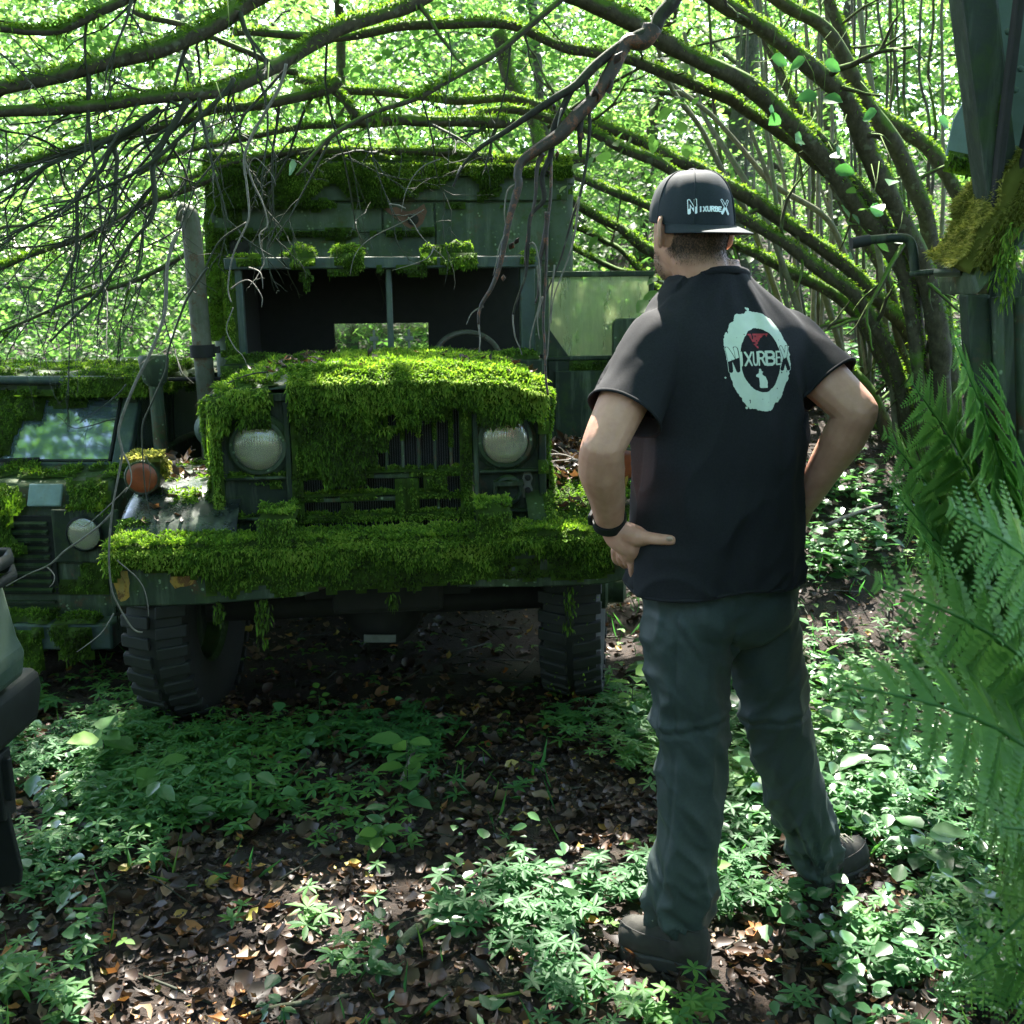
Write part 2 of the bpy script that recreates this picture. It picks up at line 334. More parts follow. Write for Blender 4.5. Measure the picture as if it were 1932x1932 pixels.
# ------------------------------------------------------------------ moss, leaves, branches
class Moss:
    """cushions and strands of moss, collected and linked as one part (kind stuff)"""
    def __init__(s): s.v = []; s.f = []; s.r = []; s.n = 0
    def _add(s, v, f, r): s.v.append(v); s.f.append(f+s.n); s.r.append(r); s.n += len(v)
    def strands(s, p, nrm, L, w=.0026, droop=.5, spread=.6, rb=(.25, .95)):
        n = len(p)
        if not n: return s
        d = nz(nrm+rng.normal(0, spread, (n, 3))); L = (np.broadcast_to(L, (n,))*rng.uniform(.55, 1.35, n))[:, None]
        g = np.array([0, 0, -1.0]); d2 = nz(d+g*droop*rng.uniform(.5, 1.6, (n, 1))); d3 = nz(d2+g*droop*rng.uniform(.4, 1.5, (n, 1)))
        t = nz(np.cross(d, rng.normal(0, 1, (n, 3))))*w*rng.uniform(.7, 1.4, (n, 1))
        a = p+d*L*.4; b = a+d2*L*.35; c = b+d3*L*.35
        v = np.stack([p-t*.7, p+t*.7, a-t, a+t, b-t*.8, b+t*.8, c], 1).reshape(-1, 3)
        k = np.arange(n)[:, None]*7
        f = (k[:, None]+np.array([(0, 1, 3), (0, 3, 2), (2, 3, 5), (2, 5, 4), (4, 5, 6)])[None]).reshape(-1, 3)
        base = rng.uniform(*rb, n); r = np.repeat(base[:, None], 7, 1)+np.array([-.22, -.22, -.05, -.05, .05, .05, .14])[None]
        s._add(v, f, np.clip(r, 0, 1).ravel()); return s
    def patch(s, q, dens=16000, L=.02, thick=.015, cover=.65, droop=.5, edge=.045, seed=0, nf=9., grad=0., ugrad=0., cell=.012, rb=(.25, .95), bed=True, w=.0026):
        """q: four corners (a00, a10, a11, a01); the v direction runs from a00 to a01. cover: share that is overgrown"""
        a00, a10, a11, a01 = (np.asarray(x, float) for x in q)
        U = max(np.linalg.norm(a10-a00), np.linalg.norm(a11-a01)); V = max(np.linalg.norm(a01-a00), np.linalg.norm(a11-a10))
        nrm = nz(np.cross(a10-a00, a01-a00))
        def P(u, v): u = u[..., None]; v = v[..., None]; return a00*(1-u)*(1-v)+a10*u*(1-v)+a11*u*v+a01*(1-u)*v
        def msk(p, u, v):
            e = np.minimum(np.minimum(u, 1-u)*U, np.minimum(v, 1-v)*V)
            n = fbm(p+seed*7.3, nf, seed, 3)
            return n - (1-cover)*.72 - .12 - .42*(1-np.clip(e/min(edge, .5*min(U, V)), 0, 1))*(0 if cover >= .97 else 1) - grad*(1-v) - ugrad*u
        if bed:
            a, b = max(3, int(U/cell)), max(3, int(V/cell))
            u, v = np.meshgrid(np.linspace(0, 1, a), np.linspace(0, 1, b), indexing='ij'); u = u.ravel(); v = v.ravel()
            p = P(u, v); m = msk(p, u, v); h = np.clip(m*5, 0, 1)**.5*thick*(.5+1.0*vn(p, 30, seed+5))
            e = np.minimum(np.minimum(u, 1-u)*U, np.minimum(v, 1-v)*V); h *= sstep(0, .014, e+.004)
            vv = p+nrm*(h[:, None]-.002); idx = np.arange(a*b).reshape(a, b)
            f = np.stack([idx[:-1, :-1], idx[1:, :-1], idx[1:, 1:], idx[:-1, 1:]], -1).reshape(-1, 4)
            ok = (m[f] > 0).any(1); f = f[ok]
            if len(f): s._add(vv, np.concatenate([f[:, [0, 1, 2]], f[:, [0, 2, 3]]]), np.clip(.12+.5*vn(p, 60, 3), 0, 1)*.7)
        n = int(U*V*dens*2.0); L = L*.62; u, v = rng.random(n), rng.random(n); p = P(u, v); m = msk(p, u, v); ok = m > 0
        p = p[ok]; h = (np.clip(m[ok]*5, 0, 1)**.5*thick*(.5+1.0*vn(p, 30, seed+5)))[:, None] if len(p) else 0
        if len(p):
            lum = vn(p, 12, seed+9); N = nz(nrm+np.array([0, 0, .25]))
            s.strands(p+nrm*h*.85, np.repeat(N[None], len(p), 0), L*(.6+.8*lum), w, droop, .6, rb)
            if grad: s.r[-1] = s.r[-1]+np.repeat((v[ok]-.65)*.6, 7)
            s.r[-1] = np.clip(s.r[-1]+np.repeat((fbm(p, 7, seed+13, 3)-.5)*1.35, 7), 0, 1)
        return s
    def path(s, pts, rad, per_m=500, L=.02, side=.75, droop=.4, cover=.7, seed=0, rb=(.3, 1), w=.003):
        """strands on the upper side of a branch"""
        pts = np.asarray(pts, float); rad = np.broadcast_to(rad, (len(pts),)); seg = np.linalg.norm(np.diff(pts, axis=0), axis=1)
        n = int(seg.sum()*per_m*1.7); 
        if n < 1: return s
        i = rng.choice(len(seg), n, p=seg/seg.sum()); t = rng.random((n, 1)); p = pts[i]*(1-t)+pts[i+1]*t; d = nz(pts[i+1]-pts[i])
        up = nz(np.array([0, 0, 1.0])-d*d[:, 2:3]); sd = np.cross(d, up); a = rng.normal(0, side, (n, 1))
        o = np.cos(a)*up+np.sin(a)*sd; k = vn(p, 5, seed) > (1-cover)*.9
        return s.strands((p+o*rad[i][:, None]*.96)[k], o[k], L, w, droop, .55, rb)
    def build(s, parent, mat='moss', name='moss'):
        if not s.n: return None
        return bigmesh(name, np.concatenate(s.v), np.concatenate(s.f), M[mat], parent, np.concatenate(s.r), kind='stuff')

LEAF4 = (np.array([(0, 0, 0), (.3, .42, .05), (0, 1, -.06), (-.3, .42, .05), (0, .5, -.03)]), np.array([(0, 1, 4), (1, 2, 4), (2, 3, 4), (3, 0, 4)]))
LEAF2 = (np.array([(0, 0, 0), (.36, .45, .06), (0, 1, -.06), (-.36, .45, .06)]), np.array([(0, 1, 2), (0, 2, 3)]))
LEAF8 = (np.array([(0, 0, 0), (.24, .16, .05), (.37, .42, .07), (.25, .76, .03), (0, 1.05, -.1), (-.25, .76, .03), (-.37, .42, .07), (-.24, .16, .05), (0, .45, -.03)]),
         np.array([(i, (i+1) % 8, 8) for i in range(8)]))
LANCE = (np.array([(0, 0, 0), (.13, .45, .02), (0, 1, -.12), (-.13, .45, .02)]), np.array([(0, 1, 2), (0, 2, 3)]))
LANCE4 = (np.array([(0, 0, 0), (.11, .3, .03), (.12, .62, .01), (0, 1, -.1), (-.12, .62, .01), (-.11, .3, .03), (0, .5, -.02)]), np.array([(0, 1, 6), (1, 2, 6), (2, 3, 6), (3, 4, 6), (4, 5, 6), (5, 0, 6)]))
DEAD = (np.array([(0, -.08, .05), (.2, .2, .12), (.3, .42, .26), (.17, .74, .16), (.03, 1.08, .3), (-.13, .78, .08), (-.33, .5, .16), (-.19, .16, .02), (0, .45, -.06)]),
        np.array([(i, (i+1) % 8, 8) for i in range(8)]))
def leaves(pos, d, nrm, size, tm, ratio=None):
    """arrays of one leaf shape: axis d, face normal nrm"""
    d = nz(d); nrm = nz(nrm-d*np.sum(nrm*d, 1, keepdims=True)); sd = np.cross(d, nrm); tv, tf = tm; n = len(pos)
    S = np.broadcast_to(size, (n,))[:, None, None]; rx = 1.0 if ratio is None else ratio[:, None, None]
    v = pos[:, None]+S*(tv[None, :, 0:1]*rx*sd[:, None]+tv[None, :, 1:2]*d[:, None]+tv[None, :, 2:3]*nrm[:, None])
    f = (np.arange(n)[:, None, None]*len(tv)+tf[None]).reshape(-1, tf.shape[1])
    return v.reshape(-1, 3), f
def leaf_mesh(name, pos, d, nrm, size, tm, mat, parent=None, rnd=None, ratio=None, kind=None):
    v, f = leaves(pos, d, nrm, size, tm, ratio); r = rng.random(len(pos)) if rnd is None else rnd
    return bigmesh(name, v, f, mat, parent, np.repeat(r, len(tm[0])), kind=kind)
def spray_points(c, n=10, L=.38, tilt=.35):
    """leaves set along flat twigs at the points c -> positions, axes, normals"""
    k = len(c); a = rng.uniform(0, 2*PI, k); ax = np.stack([np.cos(a), np.sin(a), rng.normal(-.18, .25, k)], 1); ax = nz(ax)
    N = nz(np.stack([rng.normal(0, tilt, k), rng.normal(0, tilt, k), np.ones(k)], 1)); N = nz(N-ax*np.sum(N*ax, 1, keepdims=True)); S = np.cross(ax, N)
    t = np.linspace(0, 1, n)[None, :]; sg = np.where(np.arange(n) % 2, 1.0, -1.0)[None, :, None]
    p = c[:, None]+ax[:, None]*(t*L)[..., None]+sg*S[:, None]*.015-np.array([0, 0, 1.])*(t**2*L*.15)[..., None]
    d = ax[:, None]*(.25+.9*t[..., None]**2)+sg*S[:, None]*(1-.6*t[..., None]**2)+np.array([0, 0, -.22]); nn = np.repeat(N[:, None], n, 1)+rng.normal(0, .22, (k, n, 3))
    p = p+rng.normal(0, .02, p.shape)
    return p.reshape(-1, 3), d.reshape(-1, 3)+rng.normal(0, .15, (k*n, 3)), nn.reshape(-1, 3)
def crown(name, centers, size, mat, parent, n=10, L=.38, tm=LEAF4, tilt=.35, kind=None):
    p, d, nn = spray_points(centers, n, L, tilt); k = thin(p); p, d, nn = p[k], d[k], nn[k]
    r = np.clip(.55*vn(p, .9, 4)+.45*rng.random(len(p)), 0, 1)
    return leaf_mesh(name, p, d, nn, size*rng.uniform(.55, 1.2, len(p)), tm, mat, parent, r, rng.uniform(.85, 1.25, len(p)), kind)
def knobbly(P, R, amp=.12, f=3.0, seed=0):
    P = np.asarray(P, float); o = np.stack([vn(P, f, seed)-.5, vn(P, f, seed+1)-.5, vn(P, f, seed+2)-.5], 1)
    e = np.minimum(np.arange(len(P)), np.arange(len(P))[::-1])[:, None]; return P+o*amp*np.clip(e/3, 0, 1), R*(.76+.48*fbm(P, 7, seed+4, 2))
def branch(name, pix, Y0, Y1, r0, r1, mat, parent, org, nseg=10, sides=8, amp=.04, moss=None, per_m=500, cover=.7, mL=.018, seed=0, rp=1.0):
    """a limb that runs through spots of the photograph, its distance going from Y0 to Y1"""
    n = len(pix); pts = [at(x, y, Y0+(Y1-Y0)*i/(n-1)) for i, (x, y) in enumerate(pix)]
    P, _ = smooth_path(pts, nseg); t = np.linspace(0, 1, len(P))**rp; R = r0*(1-t)+r1*t; P, R = knobbly(P, R, amp, 3, seed)
    o = G().tube(P, R, sides).build(name, M[mat], parent, 180, org=org)
    if moss is not None: moss.path(P-np.array(org), R, per_m, mL, .8, .4, cover, seed)
    return P, R, o
def twiglets(g, p, d, L, r, depth, bend=.5, down=.1):
    """a thin twig with side twigs, added to g"""
    n = 6; P = [np.array(p, float)]; q = nz(d)
    for i in range(n):
        q = nz(q+rng.normal(0, .16*bend, 3)+np.array([0, 0, -down])); P.append(P[-1]+q*L/n)
        if depth > 0 and i > 0 and rng.random() < .75:
            s = nz(q+rng.normal(0, .6, 3)); twiglets(g, P[-1], s, L*rng.uniform(.25, .5), r*.55, depth-1, bend, down)
    g.tube(P, np.linspace(r, r*.35, n+1), 5 if r > .004 else 4, cap=False)

# ------------------------------------------------------------------ ground
def ground_z(x, y):
    x = np.asarray(x, float); y = np.asarray(y, float)
    ramp = np.where(y < 4.1, 0, np.minimum((y-4.1)*.36, 1.1)+np.maximum(y-7.2, 0)*.1)
    bank = sstep(.35, 1.3, x-.06*(y-4))*ramp
    p = np.stack([x, y, 0*x], -1).reshape(-1, 3)
    b = ((fbm(p, 1.1, 40, 3)-.5)*.11+(fbm(p, 5, 50, 2)-.5)*.035).reshape(x.shape)
    far = sstep(9, 22, y)*1.6+sstep(22, 60, y)*2
    flat = sstep(.9, .2, np.hypot(x-.5, (y-2.35)))           # trodden where the man stands
    return bank+far+b*(1-.7*flat)-.02-.05*sstep(-.9, -1.6, x)*sstep(3, 4, y)
gx = np.concatenate([np.linspace(-60, -5.2, 22), np.linspace(-5, 5, 168), np.linspace(5.2, 60, 22)])
gy = np.concatenate([np.linspace(-20, -1.2, 10), np.linspace(-1, 10, 190), np.linspace(10.2, 90, 34)])
XX, YY = np.meshgrid(gx, gy, indexing='ij'); ii = np.arange(XX.size).reshape(XX.shape)
ground = bigmesh('ground', np.stack([XX, YY, ground_z(XX, YY)], -1).reshape(-1, 3), np.stack([ii[:-1, :-1], ii[1:, :-1], ii[1:, 1:], ii[:-1, 1:]], -1).reshape(-1, 4), M['soil'], smooth=True, kind='structure')

# ------------------------------------------------------------------ mossy truck in the middle
YAW = math.radians(6)
truck = thing('old_truck', 'moss covered derelict military truck with round headlights and dark open cab', 'truck', (-.415, 3.3, 0), (0, math.radians(-.6), YAW))
TM = np.array(Euler((0, math.radians(-.6), YAW)).to_matrix())
def tloc(p): return (np.asarray(p)-np.array([-.415, 3.3, 0]))@TM
def tat(px, py, ly):
    """truck-local point seen at a spot of the photograph on the truck plane y = ly"""
    a, b = tloc(at(px, py, 2.0)), tloc(at(px, py, 6.0)); t = (ly-a[1])/(b[1]-a[1]); return a+(b-a)*t
X, Yv, Z = np.eye(3)
def rr(x0, x1, z0, z1, r, n=5):
    c = [(x1-r, z1-r, 0), (x0+r, z1-r, 90), (x0+r, z0+r, 180), (x1-r, z0+r, 270)]
    return [(cx+r*math.cos(math.radians(a0+90*k/n)), cz+r*math.sin(math.radians(a0+90*k/n))) for cx, cz, a0 in c for k in range(n+1)]
# bumper
bo = [(-.89, .59), (-.6, .585), (-.28, .6), (-.2, .625), (-.15, .655), (-.02, .672), (.1, .668), (.19, .648), (.25, .61), (.5, .6), (.74, .6), (.89, .63), (.895, .765), (-.895, .765)]
bump = G().prism(bo, (0, 0, 0), X, Z, (0, .022, 0)).box(-.9, .9, .023, .15, .748, .768).build('bumper', M['olive'], truck, 30, .006)
ms = Moss()
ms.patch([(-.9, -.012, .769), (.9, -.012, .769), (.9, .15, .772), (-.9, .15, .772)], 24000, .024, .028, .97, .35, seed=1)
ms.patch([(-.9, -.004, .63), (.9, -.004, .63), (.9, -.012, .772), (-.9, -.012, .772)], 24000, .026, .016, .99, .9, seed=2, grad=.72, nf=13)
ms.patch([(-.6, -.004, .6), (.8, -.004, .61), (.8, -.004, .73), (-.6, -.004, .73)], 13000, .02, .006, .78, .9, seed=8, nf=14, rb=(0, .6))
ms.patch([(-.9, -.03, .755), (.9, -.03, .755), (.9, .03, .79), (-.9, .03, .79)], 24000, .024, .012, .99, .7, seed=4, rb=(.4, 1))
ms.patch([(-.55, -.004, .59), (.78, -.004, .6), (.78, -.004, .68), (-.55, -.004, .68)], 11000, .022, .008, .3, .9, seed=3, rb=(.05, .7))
for x, L in ((-.42, .16), (-.4, .1), (.62, .16), (.02, .05), (-.55, .07)):
    p = np.stack([rng.normal(x, .008, 60), rng.normal(.0, .006, 60), .6-rng.random(60)*L], 1); ms.strands(p, np.repeat([[0, -.3, -1.]], 60, 0), .025, .003, .9, .4, (.05, .6))
ms.build(bump)
for k, (x0, x1, z0, z1) in enumerate(((-.885, -.82, .61, .73), (-.715, -.60, .635, .74), (-.78, -.75, .72, .735), (.79, .88, .655, .735))):
    n = 14; poly = []
    for i in range(n):
        a = 2*PI*i/n; rx = (x1-x0)/2*(.65+.45*rng.random()); rz = (z1-z0)/2*(.65+.45*rng.random()); poly.append(((x0+x1)/2+rx*math.cos(a), (z0+z1)/2+rz*math.sin(a)))
    G().prism(poly, (0, -.0005, 0), X, Z, (0, -.0018, 0)).build('yellow_paint_patch', M['yellow'], bump)
for x in (-.345, .365):
    h = G().box(x-.045, x+.045, .0, .11, .769, .86).build('bumper_guard', M['olive'], truck, 30, .008)
    m = Moss()
    m.patch([(x-.06, -.012, .86), (x+.06, -.012, .86), (x+.06, .12, .862), (x-.06, .12, .862)], 26000, .024, .035, .98, .4, seed=5)
    m.patch([(x-.06, -.004, .76), (x+.06, -.004, .76), (x+.06, -.006, .87), (x-.06, -.006, .87)], 26000, .024, .02, .98, .9, seed=6); m.build(h)
# frame rails, axle, underbody
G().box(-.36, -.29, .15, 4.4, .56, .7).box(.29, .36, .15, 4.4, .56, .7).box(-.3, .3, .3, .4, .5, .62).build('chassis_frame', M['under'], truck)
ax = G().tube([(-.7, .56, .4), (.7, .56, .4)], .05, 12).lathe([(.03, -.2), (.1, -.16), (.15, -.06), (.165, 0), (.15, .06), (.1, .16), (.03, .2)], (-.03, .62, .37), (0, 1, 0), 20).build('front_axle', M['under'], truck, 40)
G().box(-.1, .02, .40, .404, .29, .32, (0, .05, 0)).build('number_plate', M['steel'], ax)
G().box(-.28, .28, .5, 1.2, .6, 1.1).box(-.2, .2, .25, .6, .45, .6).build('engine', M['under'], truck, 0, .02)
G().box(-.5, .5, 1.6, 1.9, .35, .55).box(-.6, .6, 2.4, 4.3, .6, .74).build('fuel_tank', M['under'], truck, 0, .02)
# wheels
def wheel(x, y, z, steer, lugs=True, side=1):
    R, w = .435, .105
    prof = [(.21, -w*.8), (.27, -w), (.36, -w*1.05), (.405, -w*.92), (R-.02, -w*.7), (R-.02, w*.7), (.405, w*.92), (.36, w*1.05), (.27, w), (.21, w*.8)]
    t = G().lathe(prof, (0, 0, 0), (1, 0, 0), 48, cap=False).build('wheel', M['rubber'], truck, 40)
    t.location = (x, y, z); t.rotation_euler = (0, 0, steer)
    tr = G()
    for k in range(36):
        a = 2*PI*k/36
        for sgn in (-1, 1):
            b = a+(PI/36 if sgn > 0 else 0); M3 = np.array(Matrix.Rotation(b, 3, 'X'))
            v = np.array([(sx*.052+sgn*.064, sy*.022+sgn*sx*.006, zz) for sx in (-1, 1) for sy in (-1, 1) for zz in (R-.03, R)])
            v[:, 2] -= np.where(abs(v[:, 0]) > .1, .022, 0)
            tr.add(v@M3.T, [(0, 1, 3, 2), (4, 6, 7, 5), (0, 4, 5, 1), (2, 3, 7, 6), (0, 2, 6, 4), (1, 5, 7, 3)])
    o = tr.build('tread', M['rubber'], t, 0, .005); o['kind'] = 'stuff'
    s = side
    G().lathe([(.215, -w*.8), (.2, -w*.5), (.2, w*.6), (.215, w*.8)], (0, 0, 0), (1, 0, 0), 32, cap=False).lathe([(.2, 0), (.17, s*.03), (.1, s*.05), (.09, s*.05)], (0, 0, 0), (1, 0, 0), 32).build('rim', M['olive_dark'], t, 30)
    h = G().lathe([(.09, s*.05), (.085, s*.12), (.06, s*.13), (.06, s*.19), (.03, s*.2)], (0, 0, 0), (1, 0, 0), 20)
    for k in range(6): h.lathe([(.012, s*.05), (.012, s*.075)], (0, .125*math.cos(k*PI/3), .125*math.sin(k*PI/3)), (1, 0, 0), 6)
    h.build('hub', M['olive_dark'], t, 30)
    return t
wl = wheel(-.765, .60, .40, math.radians(-7), side=-1); wr = wheel(.745, .60, .42, math.radians(-13), side=1)
m = Moss(); p = rng.normal(0, 1, (400, 3)); a = rng.uniform(0, 2*PI, 260); q = np.stack([rng.uniform(-.1, .1, 260), .435*np.cos(a), .435*np.sin(a)], 1); k = (q[:, 1] < -.2) & (fbm(q, 9, 77, 2) > .52)
m.strands(q[k], nz(q*[0, 1, 1])[k], .014, .003, .6); m.build(wr)
wheel(-.755, 3.35, .42, 0, side=-1); wheel(.745, 3.35, .42, 0, side=1)
# fenders
def fender(s):
    prof = [(.10, .62), (.105, .72), (.14, .80), (.24, .87), (.4, .915), (.7, .93), (1.05, .9), (1.25, .78), (1.36, .6)]
    prof, _ = smooth_path([(0, y, z) for y, z in prof], 4)
    rows = []
    for k, xx in enumerate((.5, .6, .7, .78, .84, .875, .895, .905, .905)):
        dz = (0, 0, 0, 0, -.004, -.014, -.03, -.06, -.14)[k]; rows.append([(s*xx, y, z+dz) for _, y, z in prof])
    f = G().grid(rows).build('fender', M['fender_paint'] if s < 0 else M['olive'], truck, 50, solid=.006)
    ind = G().lathe([(.05, .0), (.062, -.01), (.062, -.1), (.058, -.105)], (s*.835 if s < 0 else .875, .40, .965), (0, 1, 0), 24).box(s*.85-.02, s*.85+.02, .33, .37, .90, .925).build('turn_signal', M['olive'], truck, 40)
    cx = -.835 if s < 0 else .875
    G().lathe([(.054, .2965), (.05, .2925), (.03, .291), (.004, .2905)], (cx, 0, .965), (0, 1, 0), 24).build('lens', M['orange'], ind, 50)
    m = Moss()
    q = [(cx-.07, .3, 1.015), (cx+.07, .3, 1.015), (cx+.06, .42, 1.02), (cx-.06, .42, 1.02)]; m.patch(q, 26000, .02, .02, .97, .5, seed=12)
    if s < 0: m.patch([(cx+.055, .3, .93), (cx+.055, .42, .93), (cx+.07, .42, 1.02), (cx+.07, .3, 1.02)], 16000, .026, .01, .8, .9, seed=15)
    m.build(ind, 'moss_pale' if s < 0 else 'moss')
    m = Moss()
    for i, (y0, z0, y1, z1) in enumerate(((.4, .92, .75, .935), (.75, .935, 1.1, .9), (.22, .865, .42, .925))):
        m.patch([(s*.6, y0, z0), (s*.9, y0, z0-.02), (s*.9, y1, z1-.02), (s*.6, y1, z1)] if s > 0 else [(s*.9, y0, z0-.02), (s*.6, y0, z0), (s*.6, y1, z1), (s*.9, y1, z1-.02)], 14000, .022, .014, .55 if s < 0 else .72, .4, seed=20+i)
    if s > 0:
        for y0, z0, y1, z1 in ((.095, .64, .11, .76), (.11, .76, .2, .86), (.2, .86, .42, .925)): m.patch([(.56, y0-.004, z0), (.9, y0-.004, z0-.015), (.9, y1-.004, z1-.015), (.56, y1-.004, z1)], 15000, .022, .016, .92, .7, edge=.012, seed=28, rb=(.05, .75))
    if s < 0: m.patch([(-.905, .098, .64), (-.76, .098, .64), (-.78, .2, .86), (-.9, .2, .84)], 22000, .025, .018, .8, .7, seed=27)
    m.build(f)
    dl = []
    n = 90 if s < 0 else 700
    x = s*rng.uniform(.58, .9, n); y = rng.uniform(.16, 1.1, n); z = .93+.02*rng.random(n)-.1*np.clip((.42-y)/.2, 0, 1)**1.3
    leaf_mesh('fallen_leaves', np.stack([x, y, z], 1), np.stack([rng.normal(0, 1, n), rng.normal(0, 1, n), rng.normal(0, .4, n)], 1), rng.normal(0, .5, (n, 3))+[0, 0, 1], rng.uniform(.025, .065, n), DEAD, M['dead_leaf'], f, kind='stuff')
    return f
fender(-1); fender(1)
for k in range(5): twig = G(); twiglets(twig, (.62+.05*k, .4+.05*rng.random(), .96), (rng.normal(0, 1), -.3, .25), .22, .004, 1); twig.build('twig', M['twig_pale'], truck)
# radiator front
FZ0, FZ1 = .735, 1.225
fa = G()
for s in (-1, 1):
    fa.prism(rr(.0, .245, FZ0, FZ1, .02) if s > 0 else rr(-.245, 0, FZ0, FZ1, .02), (s*.325, .27, 0), X, Z, (0, .02, 0))
    fa.box(*sorted((s*.55, s*.575)), .235, .6, FZ0, FZ1+.01).box(*sorted((s*.315, s*.335)), .235, .27, FZ0, FZ1)
    for z in (.955, .81): fa.box(*sorted((s*.335, s*.55)), .24, .27, z, z+.012)
fa.box(-.575, .575, .235, .3, FZ1, FZ1+.03).box(-.575, .575, .235, .3, FZ0-.02, FZ0)
fa = fa.build('radiator_shell', M['olive_dark'], truck, 30, .004)
gr = G().box(-.3, .315, .268, .28, .955, .972).build('grille', M['olive'], truck, 0, .002)
for k in range(11): x = -.27+.0565*k; G().box(x-.006, x+.006, .244, .262, .972, 1.25).build('grille_bar', M['olive'], gr, 0, .002)
for z in (.955, .875, .80): G().box(-.31, .315, .245, .263, z-.008, z+.008).build('grille_bar', M['olive'], gr, 0, .002)
for x in (-.12, .19): G().box(x-.004, x+.004, .25, .262, .74, .955).build('grille_bar', M['olive'], gr)
rad = G().box(-.31, .315, .33, .38, .73, 1.25).build('radiator', M['dark_in'], truck)
g = G()
for k in range(72): x = -.3+.0085*k; g.box(x, x+.0025, .318, .33, .74, 1.24)
o = g.build('fins', plain('fin_metal', (.045, .05, .055), .45, .4), rad, 0); o['kind'] = 'stuff'
hz = 1.072
for x in (-.425, .43):
    hl = G().lathe([(.08, .05), (.096, .03), (.1, 0), (.096, -.012), (.083, -.016), (.081, -.006)], (x, .245, hz), (0, 1, 0), 36, cap=False).lathe([(.1, .0), (.112, .012), (.112, .03)], (x, .245, hz), (0, 1, 0), 36, cap=False).build('headlight', M['olive'], truck, 40)
    G().lathe([(.082, 0), (.075, .03), (.058, .055), (.03, .07), (.012, .074)], (x, .243, hz), (0, 1, 0), 32).build('reflector', M['chrome'], hl, 60)
    G().lathe([(.012, .0), (.014, .03), (.006, .05)], (x, .26, hz), (0, 1, 0), 12).build('bulb', M['chrome'], hl, 60)
    G().lathe([(.0815, -.006), (.07, -.017), (.055, -.025), (.03, -.03), (.002, -.0315)], (x, .241, hz), (0, 1, 0), 36).build('lens', M['lens'], hl, 60)
bl = G().lathe([(.05, .03), (.054, -.02), (.05, -.028), (.04, -.03), (.036, -.012), (.002, -.008)], (.437, .25, .895), (0, 1, 0), 28).box(.385, .489, .205, .24, .915, .93).build('blackout_lamp', M['olive_dark'], truck, 40)
pl = G().prism([(.495, .86), (.527, .86), (.53, .89), (.522, .91), (.53, .93), (.522, .952), (.5, .952), (.492, .93), (.5, .91), (.492, .89)], (0, .262, 0), X, Z, (0, .006, 0)).build('bracket', M['steel'], truck, 0)
for z in (.888, .933): G().lathe([(.011, 0), (.011, -.009), (.006, -.011)], (.511, .262, z), (0, 1, 0), 8).build('bolt', M['under'], pl, 30)
# hood
hs = []
for y, hw, zc, zs in ((.235, .57, 1.275, 1.21), (.3, .575, 1.288, 1.21), (.6, .585, 1.293, 1.215), (1.0, .6, 1.295, 1.225), (1.35, .62, 1.295, 1.23)):
    row = [(-hw, y, .95 if y > .25 else 1.24), (-hw, y, zs-.05)]
    for k in range(17):
        a = PI-PI*k/16; row.append((hw*math.copysign(abs(math.cos(a))**.5, math.cos(a)), y, zs-.03+(zc-zs+.03)*math.sin(a)**.75))
    hs.append(row+[(hw, y, zs-.05), (hw, y, .95 if y > .25 else 1.24)])
hood = G().grid(hs).build('hood', M['grey_green'], truck, 40, solid=.008)
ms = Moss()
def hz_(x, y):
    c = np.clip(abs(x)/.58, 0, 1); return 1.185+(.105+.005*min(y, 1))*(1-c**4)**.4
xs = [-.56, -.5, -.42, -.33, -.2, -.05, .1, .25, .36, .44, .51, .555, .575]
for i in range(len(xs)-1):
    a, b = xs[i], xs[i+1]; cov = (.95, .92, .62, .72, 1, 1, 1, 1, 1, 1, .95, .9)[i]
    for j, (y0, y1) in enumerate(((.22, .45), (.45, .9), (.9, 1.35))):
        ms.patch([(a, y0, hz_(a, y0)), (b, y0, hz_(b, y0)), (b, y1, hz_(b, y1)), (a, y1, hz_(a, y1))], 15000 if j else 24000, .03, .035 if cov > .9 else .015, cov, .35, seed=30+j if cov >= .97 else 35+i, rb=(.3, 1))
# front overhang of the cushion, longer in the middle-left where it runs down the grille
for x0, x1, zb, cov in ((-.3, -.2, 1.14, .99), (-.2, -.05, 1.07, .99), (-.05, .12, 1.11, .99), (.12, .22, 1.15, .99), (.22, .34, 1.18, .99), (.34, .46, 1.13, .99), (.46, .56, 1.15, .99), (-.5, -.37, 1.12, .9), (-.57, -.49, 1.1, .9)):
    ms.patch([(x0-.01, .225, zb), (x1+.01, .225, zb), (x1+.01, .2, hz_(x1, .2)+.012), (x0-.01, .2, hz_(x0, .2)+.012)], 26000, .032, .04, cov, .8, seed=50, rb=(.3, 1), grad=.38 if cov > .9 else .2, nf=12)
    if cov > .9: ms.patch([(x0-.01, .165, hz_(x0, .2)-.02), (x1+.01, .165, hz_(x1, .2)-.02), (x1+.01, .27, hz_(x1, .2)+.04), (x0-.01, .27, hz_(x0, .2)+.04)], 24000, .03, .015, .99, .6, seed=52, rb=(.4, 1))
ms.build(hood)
n = 150; lx = rng.uniform(-.5, .55, n); ly = rng.uniform(.25, 1.3, n); lz = np.array([hz_(a, b) for a, b in zip(lx, ly)])+.03+.02*rng.random(n)
leaf_mesh('fallen_leaves', np.stack([lx, ly, lz], 1), rng.normal(0, 1, (n, 3))*[1, 1, .3], rng.normal(0, .4, (n, 3))+[0, 0, 1], rng.uniform(.015, .045, n), DEAD, M['dead_leaf'], hood, kind='stuff')
